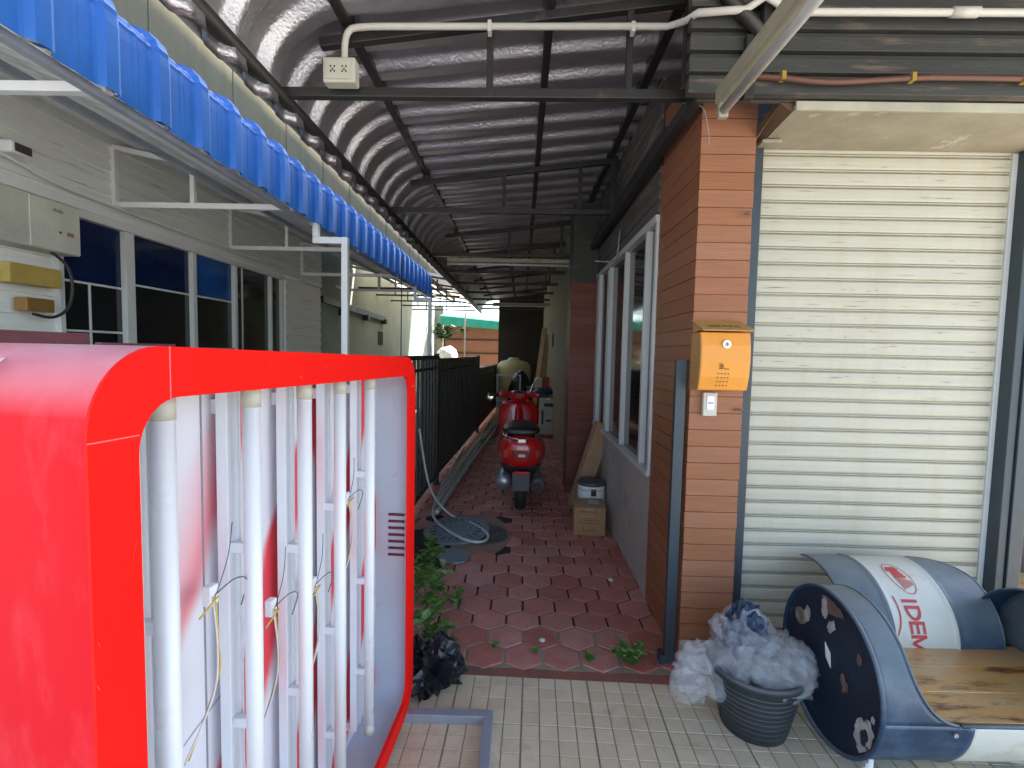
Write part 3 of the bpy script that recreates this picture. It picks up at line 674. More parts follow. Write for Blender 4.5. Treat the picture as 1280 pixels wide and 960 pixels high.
# mirrored frame kept right-handed by swapping: build geometry through this matrix instead
LN, HT, TH, RAD, FRW = 1.420, 1.443, .24, .115, .072
tilt = Matrix(((1, 0, 0, 0), (0, 1, 0, 0), (0, .020, 1, 0), (0, 0, 0, 1)))
SMX = sm @ tilt
inv = Matrix.Translation((-SX, -SY, -.03))
def PS(b, name, m, par=None, **k):
    b.xf(inv @ SMX); return b.build(name, m, par or sign, **k)
def rrect(y0, y1, z0, z1, r, n=10):
    pts = []
    for cy, cz, a0 in ((y1-r, z1-r, 0), (y0+r, z1-r, 90), (y0+r, z0+r, 180), (y1-r, z0+r, 270)):
        for k in range(n+1):
            a = R(a0+90*k/n); pts.append((cy+r*math.cos(a), cz+r*math.sin(a)))
    return pts
O = rrect(0, LN, 0, HT, RAD); I = rrect(FRW, LN-FRW, FRW*.9, HT-FRW, RAD*.62)
b = MB(); n = len(O)
fo = [b.b.verts.new((0, p[0], p[1])) for p in O]; fi = [b.b.verts.new((0, p[0], p[1])) for p in I]
fo2 = [b.b.verts.new((-.004, p[0], p[1])) for p in O]; fi2 = [b.b.verts.new((-.014, p[0], p[1])) for p in I]
for k in range(n):
    j = (k+1) % n
    b.b.faces.new((fo[k], fo[j], fi[j], fi[k])); b.b.faces.new((fi[k], fi[j], fi2[j], fi2[k])); b.b.faces.new((fo[j], fo[k], fo2[k], fo2[j]))
PS(b, 'face_frame', M['red'])
b = MB(); A = [b.b.verts.new((-.004, p[0], p[1])) for p in O]; B = [b.b.verts.new((-TH, p[0], p[1])) for p in O]
for k in range(n): b.b.faces.new((A[k], A[(k+1) % n], B[(k+1) % n], B[k]))
b.b.faces.new(B); o_ = PS(b, 'shell', M['reddust'], smooth=False, bevel=0)
for p in o_.data.polygons: p.use_smooth = len(p.vertices) == 4
# seams of the red vinyl
b = MB(); cyn = LN-RAD; 
b.box(0, .0008, LN-.072, LN, HT-.118, HT-.1165); b.box(0, .0008, LN-.128, LN-.1265, HT-.073, HT); b.box(0, .0008, 0, .07, HT-.115, HT-.1135)
PS(b, 'vinyl_seam', mat('seam_pink', (.85, .2, .2), .5))
random.seed(31)
for k in range(16):
    if k % 2: y = random.uniform(LN-.068, LN-.006); z = random.uniform(.2, HT-.2)
    else: y = random.uniform(.1, LN-.2); z = random.uniform(HT-.068, HT-.006)
    a = random.uniform(-1.2, 1.2)+(1.57 if k % 2 else 0); L = random.uniform(.008, .045); b = MB()
    b.poly([(.0006, y, z), (.0006, y+L*.5*math.cos(a), z+L*.5*math.sin(a)+.0006), (.0006, y+L*math.cos(a), z+L*math.sin(a)), (.0006, y+L*.5*math.cos(a), z+L*.5*math.sin(a)-.0006)])
    PS(b, 'scratch', mat('scratch_pink', (.95, .25, .22), .6))
# inner lining: rounded tray
b = MB(); I2 = rrect(.02, LN-.02, .03, HT-.03, RAD*.8)
A = [b.b.verts.new((-.014, p[0], p[1])) for p in I2]; B = [b.b.verts.new((-.158, p[0], p[1])) for p in I2]
for k in range(n): b.b.faces.new((A[(k+1) % n], A[k], B[k], B[(k+1) % n]))
PS(b, 'inner_wall', M['signgrey'], smooth=True)
b = MB().box(-.017, -.003, LN-FRW-.004, LN-FRW+.004, .14, HT-.14); PS(b, 'inner_trim', M['white'])
b = MB().box(-.164, -.156, .015, LN-.015, .02, HT-.02)
pn = PS(b, 'back_panel', M['spray'])
# give the print shader the sign's own frame by rebuilding its coordinates in an object-space copy
bpy.data.meshes.remove(pn.data)
b = MB().box(-.164, -.156, .015, LN-.015, .02, HT-.02); pn = b.build('back_panel', M['spray'], sign); pn.matrix_parent_inverse = inv @ SMX
# panel joints
b = MB(); b.box(-.156, -.1545, LN*.72, LN*.723, .03, HT-.03); b.box(-.156, -.1545, LN*.38, LN*.383, .03, HT-.03)
for j, (y0, z0, y1, z1) in enumerate(((1.30, .62, .98, .70), (.98, .70, .70, .78))): b.poly([(-.1552, y0, z0), (-.1552, y1, z1), (-.1552, y1, z1+.003), (-.1552, y0, z0+.003)])
PS(b, 'panel_joint', mat('joint_grey', (.33, .30, .38), .8))
TUBES = [1.218, .986, .765, .554, .31]
for k, s_ in enumerate(TUBES):
    x = -.075
    b = MB().tube([(x, s_, .125 if k < 4 else .10), (x, s_, HT-.115 if k < 4 else HT-.10)], .0175, 20); t = PS(b, 'light_tube', M['tubewhite'], smooth=True)
    for za, zb in ((HT-.115, HT-.07), (.09, .125)): PS(MB().tube([(x, s_, za), (x, s_, zb)], .0185, 20), 'end_cap', M['cream'], t, smooth=True)
    b = MB().box(-.135, -.118, s_-.022, s_+.024, .06 if k < 4 else .11, HT-.06); b.box(-.118, -.113, s_-.022, s_-.018, .06 if k < 4 else .11, HT-.06); b.box(-.118, -.113, s_+.020, s_+.024, .06 if k < 4 else .11, HT-.06)
    b.box(-.155, -.135, s_-.015, s_+.01, .1, .13); b.box(-.155, -.135, s_-.015, s_+.01, HT-.13, HT-.1)
    bt = PS(b, 'batten', M['batten'])
    for z in (.27, .60, .98):
        zz = z+.05*math.sin(k*2.1)
        b = MB().box(-.118, -.085, s_-.004, s_+.012, zz, zz+.022); PS(b, 'clip', M['batten'], bt, bevel=.002)
b = MB()
for k in range(7):
    z = .80-k*.028; pts = bez([(-.035, .0235, z), (-.06, .0235, z), (-.10, .0235, z)], 4)
    PS(MB().tube(pts, .0055, 8), 'vent_slot', M['grille'], smooth=True)
def sw(pts, m, r=.0018): PS(MB().tube(bez(pts, 8), r, 6), 'wire', m, smooth=True)
def conn(y, z): PS(MB().box(-.118, -.10, y-.012, y+.012, z-.02, z+.02), 'connector', M['tubewhite'], bevel=.003)
for (y, z) in ((1.07, .97), (.865, .84), (.66, .80), (.43, .98)):
    conn(y, z)
    sw([(-.10, y, z), (-.08, y+.02, z-.08), (-.09, y+.01, z-.16), (-.09, y+.09, z-.26)], M['wireY']); sw([(-.10, y+.006, z), (-.075, y+.03, z-.09), (-.085, y+.03, z-.18), (-.09, y+.10, z-.26)], M['wireW'])
    sw([(-.10, y, z), (-.08, y-.03, z+.02), (-.08, y-.07, z-.0), (-.1, y-.08, z-.06)], M['wireB'], .0014); sw([(-.10, y-.004, z), (-.1, y-.04, z+.06), (-.11, y-.07, z+.12)], M['wireB'], .001)
    sw([(-.10, y, z-.01), (-.07, y+.035, z+.015), (-.08, y+.07, z-.01)], M['wireY']); 
# steel stand lying at its foot
sf = thing('steel_stand', 'grey square tube stand frame poking out on the tiles from under the red sign', 'stand', (-.08, 1.89, 0))
MB().box(-.62, 0, -.02, .02, .0, .038).build('cross_bar', M['galv'], sf, bevel=.002)
MB().box(-.038, 0, -1.0, -.0205, .0, .038).build('side_bar', M['galv'], sf, bevel=.002)
# ================================================================== SCOOTER
sct = thing('scooter', 'red retro motor scooter parked in the alley, seen from behind', 'scooter', (.02, 4.63, 0), R(1.5))
def loft(secs, n=28, p=2.6):
    # secs: (y, xc, zc, halfwidth, halfheight)
    b = MB(); rings = []
    for y, xc, zc, hw, hh in secs:
        r = []
        for k in range(n):
            a = 2*math.pi*k/n; c, s_ = math.cos(a), math.sin(a)
            r.append(b.b.verts.new((xc+hw*math.copysign(abs(c)**(2/p), c), y, zc+hh*math.copysign(abs(s_)**(2/p), s_))))
        rings.append(r)
    for A, B in zip(rings, rings[1:]):
        for k in range(n): b.b.faces.new((A[k], A[(k+1) % n], B[(k+1) % n], B[k]))
    b.b.faces.new(rings[0][::-1]); b.b.faces.new(rings[-1]); return b
def wheel(y, nm='wheel'):
    t = MB().lathe([(.17, -.035), (.205, -.05), (.232, -.045), (.25, -.025), (.254, 0), (.25, .025), (.232, .045), (.205, .05), (.17, .035)], (0, y, .254), 40, 'X', cap=False).build(nm, M['rubber'], sct, smooth=True)
    MB().lathe([(.03, -.05), (.06, -.045), (.09, -.02), (.15, -.02), (.168, -.036), (.172, -.036), (.172, .036), (.168, .036), (.15, .02), (.09, .02), (.06, .045), (.03, .05)], (0, y, .254), 32, 'X').build('rim', M['alloy'], t, smooth=True)
wheel(0); wheel(1.3)
body = loft([(-.335, 0, .60, .05, .05), (-.325, 0, .60, .115, .095), (-.29, 0, .60, .165, .135), (-.22, 0, .60, .205, .155), (-.10, 0, .595, .232, .165), (.06, 0, .585, .236, .165), (.22, 0, .575, .215, .155), (.36, 0, .56, .165, .13), (.44, 0, .52, .12, .08)]).build('body', M['vred'], sct, smooth=True, sub=1)
loft([(.38, 0, .30, .15, .04), (.6, 0, .27, .17, .03), (.95, 0, .28, .17, .035)]).build('floorboard', M['vred'], sct, smooth=True)
# leg shield, thick curved sheet
def shield(u, v):
    z = .27+.66*v; wd = (.17+.06*math.sin(min(1, v*1.25)*math.pi*.55)) * (1 if v < .8 else math.sqrt(max(.0, 1-((v-.8)/.2)**2*.55)))
    x = (2*u-1)*wd; return Vector((x, 1.0+.12*v-.06*(1-abs(2*u-1)**2)+.02, z))
MB().grid(shield, 16, 16).build('leg_shield', M['vred'], sct, smooth=True, solid=.025)
b = MB().tube([shield(0, k/16) for k in range(17)]+[shield(k/16, 1) for k in range(1, 17)]+[shield(1, 1-k/16) for k in range(1, 17)], .008, 8); b.build('shield_trim', M['chrome'], sct, smooth=True)
b = loft([(1.0, 0, .62, .05, .28), (1.10, 0, .62, .06, .30), (1.16, 0, .6, .03, .26)]); b.build('steering_column', M['vred'], sct, smooth=True)
loft([(1.06, 0, .22, .02, .05), (1.15, 0, .34, .06, .12), (1.3, 0, .40, .075, .13), (1.45, 0, .34, .06, .12), (1.54, 0, .24, .02, .05)]).build('front_mudguard', M['vred'], sct, smooth=True)
hs = loft([(.94, 0, 1.0, .05, .03), (.97, 0, 1.0, .10, .055), (1.05, 0, 1.0, .125, .07), (1.13, 0, 1.0, .09, .06), (1.17, 0, 1.0, .05, .05)]).build('headset', M['vred'], sct, smooth=True, sub=1)
MB().box(-.06, .06, .925, .965, 1.0, 1.045).build('dashboard', M['seat'], hs, bevel=.01)
for s_ in (-1, 1):
    h = MB().tube([(s_*.08, 1.03, 1.01), (s_*.2, 1.0, 1.02), (s_*.24, .97, 1.02)], [.04, .028, .022], 12).build('handlebar', M['vred'], sct, smooth=True)
    MB().tube([(s_*.23, .975, 1.02), (s_*.34, .92, 1.015)], .019, 12).build('grip', M['rubber'], h, smooth=True)
    MB().tube([(s_*.2, 1.04, 1.0), (s_*.30, 1.03, .985), (s_*.35, .98, .975)], .006, 8).build('lever', M['chrome'], h, smooth=True)
mr_ = MB().tube(bez([(-.2, 1.0, 1.03), (-.26, 1.02, 1.02), (-.31, 1.0, 1.0)]), .005, 8).build('mirror', M['chrome'], sct, smooth=True)
MB().lathe([(.02, 0), (.045, .002), (.05, .012), (.04, .022)], (-.33, .97, .985), 24, 'Y').build('mirror_glass', M['chrome'], mr_, smooth=True)
mr_ = MB().tube(bez([(.12, 1.0, 1.05), (.16, 1.0, 1.15), (.22, .98, 1.23)]), .005, 8).build('mirror', M['chrome'], sct, smooth=True)
seat = loft([(-.24, 0, .775, .10, .022), (-.22, 0, .785, .165, .036), (-.10, 0, .79, .182, .045), (.08, 0, .785, .17, .045), (.26, 0, .785, .14, .045), (.42, 0, .775, .105, .04), (.47, 0, .765, .06, .02)]).build('saddle', M['seat'], sct, smooth=True, sub=1)
MB().tube(bez([(.16, .06, .735), (.168, -.10, .735), (.13, -.235, .735), (0, -.285, .725), (-.13, -.235, .735), (-.168, -.10, .735), (-.16, .06, .735)]), .007, 8).build('seat_trim', M['chrome'], sct, smooth=True)
MB().box(-.04, .04, -.325, -.28, .695, .735).build('rear_badge', M['chrome'], sct, bevel=.008)
tl = MB().prism([(-.09, -.337, .64), (.09, -.337, .64), (.075, -.335, .555), (-.075, -.335, .555)], (0, .05, 0)).build('tail_light', mat('dark_red_lens', (.25, .004, .01), .12, coat=1), sct, bevel=.012)
MB().box(-.03, .03, -.342, -.336, .575, .6).build('reflector_strip', M['alloy'], tl)
for s_ in (-1, 1): MB().prism([(s_*.125, -.322, .635), (s_*.165, -.29, .625), (s_*.16, -.29, .565), (s_*.13, -.322, .56)], (0, .04, 0)).build('indicator', M['amber'], sct, bevel=.006)
MB().box(-.065, .065, -.345, -.32, .415, .445).build('reflector', M['lens'], sct, bevel=.004)
b = MB().prism([(-.085, -.30, .43), (.085, -.30, .43), (.075, -.325, .26), (-.075, -.325, .26)], (0, .02, 0)); b.build('mudguard_flap', mat('dark_flap', (.05, .06, .07), .5), sct, bevel=.006)
loft([(-.25, -.0, .46, .17, .03), (0, 0, .46, .2, .04), (.3, 0, .44, .15, .04)]).build('underbody', M['rubber'], sct, smooth=True)
MB().lathe([(.02, -.17), (.075, -.15), (.085, -.06), (.085, .1), (.06, .16), (.02, .17)], (-.155, -.02, .30), 24, 'Y').build('crankcase', M['alloy'], sct, smooth=True)
mf = MB().lathe([(.02, -.23), (.06, -.22), (.068, -.15), (.068, .15), (.04, .2)], (.155, 0, .28), 24, 'Y').build('exhaust', M['alloy'], sct, smooth=True)
MB().lathe([(.045, -.245), (.045, -.222)], (.155, 0, .28), 20, 'Y').build('exhaust_tip', M['seat'], mf)
MB().tube([(.13, .02, .3), (.13, -.06, .5)], .022, 10).build('shock_absorber', M['chrome'], sct, smooth=True)
MB().tube([(-.1, .45, .2), (-.17, .42, .03)], .01, 8).build('side_stand', M['rubber'], sct, smooth=True)
# ================================================================== BOXES BY THE WINDOW
ct = thing('cardboard_box', 'square brown cardboard carton with scribbled writing on the pavers under the window', 'box', (.60, 3.97, 0), R(-3))
MB().box(-.13, .13, 0, .26, 0, .235).build('carton', M['card'], ct, bevel=.003)
MB().prism([(-.131, -.004, .235), (.131, -.004, .235), (.135, .128, .245), (-.14, .128, .247)], (0, 0, .003)).build('flap', M['card2'], ct)
MB().prism([(-.131, .264, .235), (.131, .264, .235), (.131, .132, .244), (-.131, .132, .244)], (0, 0, .003)).build('flap', M['card2'], ct)
MB().prism([(-.01, .06, .2505), (.09, .06, .2505), (.07, .17, .2505), (0, .17, .2505)], (0, 0, .001)).build('label', M['tape'], ct)
b = MB(); random.seed(5)
for rz_, n_ in ((.195, 7), (.125, 9), (.10, 8)):
    for k in range(n_):
        x = -.09+k*.021+random.uniform(-.003, .003); b.box(x, x+random.uniform(.004, .012), -.0012, 0, rz_, rz_+random.uniform(.004, .012))
b.build('printed_text', M['ink'], ct)
def stroke(pts, r=.0022):
    return MB().tube([Vector(p) for p in pts], r, 5)
b = MB()
for pts in ([(-.05, -.001, .07), (-.045, -.001, .03), (-.03, -.001, .035)], [(-.02, -.001, .05), (-.012, -.001, .035), (-.004, -.001, .05)], [(.005, -.001, .05), (.008, -.001, .035), (.02, -.001, .05), (.024, -.001, .035)], [(.035, -.001, .07), (.037, -.001, .035), (.052, -.001, .04)]): b.tube(pts, .0022, 5)
b.build('handwriting', M['inkred'], ct)
b = MB().tube(bez([(-.09, -.001, .155), (-.04, -.001, .165), (0, -.001, .16), (.03, -.001, .172)]), .002, 5); b.tube([(-.04, -.001, .218), (.03, -.001, .22)], .003, 5); b.build('tape_strip', M['tape'], ct)
tn = thing('paint_tin', 'white round tin with dark lid standing behind the cardboard carton', 'tin', (.665, 4.36, 0))
MB().lathe([(.118, 0), (.122, .01), (.122, .34)], (0, 0, 0), 36).build('tin_body', M['tubewhite'], tn, smooth=False)
MB().lathe([(.127, .335), (.13, .34), (.13, .362), (.118, .37)], (0, 0, 0), 36).build('lid', mat('tin_lid', (.08, .09, .10), .4), tn, smooth=True)
MB().box(-.02, .025, -.128, -.12, .255, .315).build('label', M['ink'], tn)
b = MB().tube(bez([(-.128, 0, .31), (-.09, -.10, .30), (0, -.135, .305), (.09, -.1, .30), (.128, 0, .31)]), .003, 6).build('handle', M['alloy'], tn, smooth=True)
lb = tag(MB().box(-.075, .075, -.05, .05, 0, .84).build('long_carton', M['card2'], bevel=.003), 'long narrow cardboard box leaning against the window sill', 'box')
lb.matrix_world = Matrix.Translation((.56, 4.62, .04)) @ Matrix.Rotation(R(17), 4, 'Y') @ Matrix.Rotation(R(-3), 4, 'X') @ Matrix.Rotation(R(12), 4, 'Z')
# ================================================================== BACK OF ALLEY CLUTTER
tk = thing('water_tank', 'cream upright plastic water tank at the end of the alley', 'water tank', (-.17, 12.3, 0))
MB().lathe([(.40, 0), (.43, .05), (.43, 1.1), (.42, 1.18), (.33, 1.28), (.14, 1.33), (.14, 1.36), (.1, 1.38)], n=40).build('tank_shell', M['tank'], tk, smooth=True)
b = MB()
for z in (.3, .6, .9): b.lathe([(.431, z), (.438, z+.01), (.438, z+.03), (.431, z+.04)], n=40, cap=False)
b.build('rib', M['tank'], tk, smooth=True)
rk = thing('steel_rack', 'thin pale steel rack standing in front of the water tank', 'rack', (-.2, 9.6, 0))
for x in (-.25, .2): MB().bar((x, 0, 0), (x, 0, 1.08), .025).build('upright', M['galv'], rk)
for z in (1.06, .55): MB().bar((-.25, 0, z), (.2, 0, z), .02).build('cross_bar', M['galv'], rk)
blob('black_sack', (0, 9.9, .62), (.24, .2, .5), M['bag'], 6, .25, 'black sack hanging on the thin steel rack', 'sack')
ap = thing('portable_air_cooler', 'beige upright appliance on castors near the wall behind the scooter', 'appliance', (.515, 8.6, 0))
MB().box(-.155, .155, 0, .25, .06, .69).build('housing', M['cream'], ap, bevel=.02)
MB().box(-.08, .08, -.008, 0, .56, .62).build('grille', M['pot'], ap); MB().box(-.1, .1, -.012, -.001, .14, .44).build('front_panel', M['cream'], ap, bevel=.008)
MB().box(-.12, -.09, -.014, 0, .25, .50).build('handle', M['pot'], ap); MB().box(-.05, .05, -.016, -.011, .30, .33).build('control_slot', M['pot'], ap)
for x in (-.12, .12):
    for y in (.03, .22): MB().lathe([(.03, -.012), (.03, .012)], (x, y, .03), 16, 'X').build('castor', M['rubber'], ap)
wt = thing('work_table', 'dark cluttered work table behind the beige appliance', 'table', (.43, 9.3, 0))
MB().box(-.3, .16, 0, .5, .80, .84).build('table_top', M['pot'], wt, bevel=.004)
for x in (-.28, .14):
    for y in (.02, .48): MB().bar((x, y, 0), (x, y, .8), .03).build('leg', M['galv'], wt)
blob('navy_bundle', (.43, 9.0, .80), (.2, .15, .07), M['navybag'], 3, .3, 'navy cloth bundle lying on top of the beige appliance', 'bundle')
tag(MB().box(.28, .42, 9.4, 9.6, .84, 1.02).build('cream_carton', M['cream'], bevel=.004), 'cream carton on the dark work table', 'box')
tag(MB().box(.43, .56, 9.4, 9.6, .84, 1.04).build('red_carton', mat('brick_red', (.35, .06, .03), .6), bevel=.004), 'brick red carton on the work table right of the cream one', 'box')
for k, (x0, x1, w_) in enumerate(((.30, .50, .11), (.42, .54, .07), (.50, .57, .04))):
    tag(MB().bar((x0, 10.2, .3), (x1, 10.5, 2.05-k*.15), w_, .03).build('leaning_plank', M['plank']), ['wide bare plank leaning on the cream wall at the back', 'narrower bare plank leaning just right of the wide one', 'thin strip of wood leaning closest to the cream wall'][k], 'plank', 'planks leaning at the back')
tag(MB().tube([Vector((.585, 9.0+.14*math.cos(a*.4), 1.75+.14*math.sin(a*.4))) for a in range(16)], .008, 6, closed=True).build('wire_coil', M['black'], smooth=True), 'coil of dark wire hung on the cream wall', 'wire')
# ================================================================== HOSES, MANHOLE
mh = thing('manhole', 'round rusty manhole ring set in the cement patch', 'manhole', (-.30, 3.93, 0))
MB().lathe([(.225, 0), (.225, .011), (.19, .013), (.185, .006), (.165, .006), (.16, .012), (.14, .012), (.135, .006), (.05, .005)], n=40).build('frame', M['iron'], mh, smooth=False)
gl = thing('drain_cover', 'blue grey oval drain cover lying tilted beside the manhole', 'cover', (-.50, 3.95, .028))
MB().lathe([(.27, -.012), (.272, -.004), (.268, .004), (.13, .006), (.12, .010)], n=44).build('plate', M['lid'], gl, smooth=False)
b = MB()
for k in range(22):
    a = k*2*math.pi/22; d = Vector((math.cos(a), math.sin(a), 0)); MB().bar(d*.165+Vector((0, 0, .0055)), d*.215+Vector((0, 0, .0055)), .008).build('slot', M['ink'], gl)
gl.rotation_mode = 'XYZ'; gl.rotation_euler = (R(3), R(-2), 0)
gp = tag(MB().prism([(-.55, 3.40, .005), (-.44, 3.33, .005), (-.36, 3.36, .005), (-.34, 3.46, .005), (-.40, 3.57, .005), (-.52, 3.58, .005), (-.62, 3.52, .005)], (0, 0, .018)).build('stone_slab', M['lid'], bevel=.004), 'small broken grey slab lying just in front of the drain cover', 'slab')
def hose(pts, r, m, label): tag(MB().tube(bez(pts, 12), r, 8).build('hose', m, smooth=True), label, 'hose', 'hoses and pipes along the fence')
hose([(-.86, 7.5, .02), (-.83, 5.8, .03), (-.80, 4.7, .04), (-.72, 4.15, .05), (-.45, 3.72, .055), (-.28, 3.66, .045), (-.23, 3.82, .04), (-.36, 4.05, .04), (-.62, 4.3, .05), (-.82, 4.45, .25), (-.90, 4.35, .8)], .011, M['hose'], 'pale garden hose looping over the drain cover')
for k, (x0, y0, x1, y1, m, lb_) in enumerate(((-.86, 4.55, -.55, 10.5, 'hose', 'pale pipe lying nearest the pavers beside the fence'), (-.88, 4.75, -.60, 10.6, 'hose2', 'tan pipe second from the pavers beside the fence'), (-.89, 5.0, -.64, 10.2, 'hose', 'bluish white pipe in the middle of the bundle beside the fence'), (-.80, 4.3, -.50, 9.7, 'hose', 'pale thin hose on top of the bundle beside the fence'), (-.90, 5.3, -.67, 10.8, 'hose2', 'tan pipe tucked closest to the fence'))):
    z = .018 if k != 3 else .05
    pts = [(x0+.07+(x1-x0)*t+.012*math.sin(7*t+k), y0+(y1-y0)*t, z+(.01*math.sin(9*t+k) if k == 3 else 0)) for t in (0, .15, .3, .45, .6, .8, 1)]
    hose(pts, .019+.003*(k % 2), M[m], lb_)
tag(MB().tube([(-.98, 3.62, .03), (-.86, 4.2, .03)], .012, 8).build('loose_pipe', M['galv'], smooth=True), 'short steel pipe lying at the foot of the first fence panel', 'pipe')
hose([(-.62, 7.9, .02), (-.5, 8.2, .02), (-.38, 8.0, .03), (-.5, 7.7, .03), (-.62, 8.0, .04), (-.45, 8.4, .03), (-.38, 8.9, .02)], .012, M['hoseb'], 'tangled blue hose lying on the pavers left of the scooter')
# damp soil mat strip by the sign
struct(MB().grid(lambda u, v: Vector((-1.1+.6*u*(1+.15*noise.noise((v*4, 0, 1))), 3.25+.75*v, .0035+.006*noise.noise((u*8, v*8, 0)))), 10, 12).build('soil', M['soil'], smooth=True))
# ================================================================== WEEDS
def weed(label, x, y, h, spread, nst, nl, ls, seed, m='leaf', cat='plant'):
    random.seed(seed); t = thing('weed', label, cat, (x, y, 0), 0, 'weeds growing in the paving')
    bs_ = MB(); bl = MB()
    for i in range(nst):
        a = random.uniform(0, 6.28); r = spread*random.uniform(.3, 1); hh = h*random.uniform(.5, 1)
        st_ = Vector((math.cos(a)*r*.3, math.sin(a)*r*.3, 0)); en = Vector((math.cos(a)*r, math.sin(a)*r, hh)); md = (st_+en)/2+Vector((0, 0, hh*.2))
        pts = bez([st_, md, en], 4); bs_.tube(pts, .0016, 5)
        for k in range(nl):
            p = pts[random.randint(2, len(pts)-1)]; aa = random.uniform(0, 6.28); up_ = random.uniform(-.1, .8)
            d = Vector((math.cos(aa), math.sin(aa), up_)).normalized(); sdv = d.cross(Vector((0, 0, 1))).normalized(); L = ls*random.uniform(.5, 1.5); Wd = L*.36
            q = [p, p+d*L*.4+sdv*Wd+Vector((0, 0, .003)), p+d*L-Vector((0, 0, L*.15)), p+d*L*.4-sdv*Wd+Vector((0, 0, .003))]
            v = [bl.b.verts.new(c) for c in q]; bl.b.faces.new((v[0], v[1], v[2])); bl.b.faces.new((v[0], v[2], v[3]))
    bs_.build('stem', M['stem'], t); bl.build('leaves', M[m], t)
weed('leafy weed clump beside the sign below the vent, tallest of the weeds', -.50, 2.75, .26, .13, 13, 9, .05, 1)
weed('broad leaved weed hugging the sign edge near the black bag', -.44, 2.42, .2, .10, 9, 8, .06, 2)
weed('light green weed clump between the sign and the soil strip', -.60, 3.12, .22, .13, 11, 9, .045, 3)
weed('sparse weed sprig at the edge of the drain cover', -.66, 3.55, .16, .10, 6, 6, .045, 4)
weed('bushy bright tuft of weed at the foot of the gate post', .565, 2.315, .09, .085, 34, 12, .024, 5)
weed('small weed sprout in the last paver joint, left of the bushy tuft', .37, 2.30, .05, .03, 8, 6, .02, 6)
weed('tiny weed in a paver joint directly below the scooter', .115, 2.36, .03, .02, 5, 6, .016, 7)
weed('faint low weed in the joint at the left of the pavers', -.10, 2.40, .03, .025, 5, 6, .016, 8)
weed('thin weed beside the sign edge above the bag', -.33, 2.36, .08, .06, 7, 7, .028, 9)
weed('low weed spreading over the pavers right of the leafy clump', -.36, 2.80, .08, .09, 8, 7, .03, 10)
weed('dark potted foliage on the yard wall past the second awning post', -2.25, 14.2, .5, .4, 30, 14, .14, 11, 'leafd')
bpy.data.objects['weed.010'].location.z = 1.75
weed('pale hanging plant beside the thin white post in the back yard', -1.45, 12.3, .2, .12, 14, 8, .07, 12)
bpy.data.objects['weed.011'].location.z = 1.9
random.seed(4)
for k, (x, y, s_, lb_) in enumerate(((.145, 2.46, .018, 'crumpled white scrap on the pavers beside the joint weed'), (.63, 3.17, .02, 'white scrap on the pavers near the side wall'), (-.38, 2.62, .012, 'white speck of litter among the weeds by the sign'), (1.05, 1.66, .014, 'small chip of plaster on the tiles below the black pot'))):
    blob('litter', (x, y, .008), (s_, s_*.7, s_*.5), M['sack'], k, .5, lb_, 'litter', 2)
# ================================================================== BLACK BAG
def crumple(name, c, s, m, seed, amp, label, cat, sub=4, sharp=True):
    b = MB(); bmesh.ops.create_icosphere(b.b, subdivisions=sub, radius=1)
    for v in b.b.verts:
        p = v.co.copy(); q = p*1.3+Vector((seed*2.3, seed, 0))
        d = 1+amp*(abs(noise.noise(q))*-1.6+abs(noise.noise(q*2.3))*-1.0+abs(noise.noise(q*5))*-.5+.7)
        v.co = Vector((p.x*s[0]*d, p.y*s[1]*d, max(-.99, p.z)*s[2]*d))+Vector(c)
        if v.co.z < .003: v.co.z = .003
    o = b.build(name, m, smooth=not sharp); 
    if label: tag(o, label, cat)
    return o
crumple('rubbish_bag', (-.385, 2.12, .06), (.13, .12, .13), M['bag'], 3, .7, 'crumpled black plastic bag squeezed beside the foot of the red sign', 'bag')
# ================================================================== POT + BUBBLE WRAP
pt = thing('plastic_pot', 'round charcoal plastic pot on the tiles between the pillar step and the drum chair', 'pot', (.985, 1.93, 0))
MB().lathe([(.118, 0), (.125, .004), (.14, .08), (.158, .17), (.172, .235), (.176, .24), (.188, .245), (.19, .27), (.182, .272), (.17, .25), (.155, .17), (.12, .02)], n=48, cap=True).build('pot_body', M['pot'], pt, smooth=True)
b = MB()
for k in range(9):
    z = .03+k*.022; r = .125+.0022*k*2.1+.012; b.lathe([(r-.012+.004, z), (r-.012+.0075, z+.004), (r-.012+.005, z+.008)], n=48, cap=False)
b.build('ridge', M['pot'], pt, smooth=True)
def sheetwrap(seed, c, s, n=46, fold=.55):
    b = MB()
    def fn(u, v):
        th = u*2*math.pi; ph = v*math.pi*.62
        p = Vector((math.cos(th)*math.sin(ph), math.sin(th)*math.sin(ph), math.cos(ph)))
        q = p*1.7+Vector((seed*1.7, seed*.3, seed))
        w1 = Vector((noise.noise(q*.9), noise.noise(q*.9+Vector((9, 0, 0))), 0))*.9; d = 1+fold*(.45-1.5*abs(noise.noise(q+w1)))+fold*.8*(.22-abs(noise.noise(q*1.9+w1)))+fold*.12*(.2-abs(noise.noise(q*4.5+w1)))
        return Vector((p.x*s[0]*d, p.y*s[1]*d, p.z*s[2]*d))+Vector(c)
    return b.grid(fn, n, n)
bw = thing('bubble_wrap', 'crumpled translucent bubble wrap heaped in the charcoal pot and spilling to the left', 'wrap', (.985, 1.93, .27))
for k, (c, s_) in enumerate((((.045, -.02, -.02), (.155, .135, .14)), ((-.06, .0, .03), (.13, .11, .17)), ((-.17, .02, -.08), (.14, .08, .13)), ((.10, -.04, .0), (.10, .09, .11)), ((-.25, .05, -.16), (.07, .05, .10)))):
    sheetwrap(k+2, c, s_, n=60, fold=.36).build('wrap_fold', M['wrap'], bw, smooth=True)
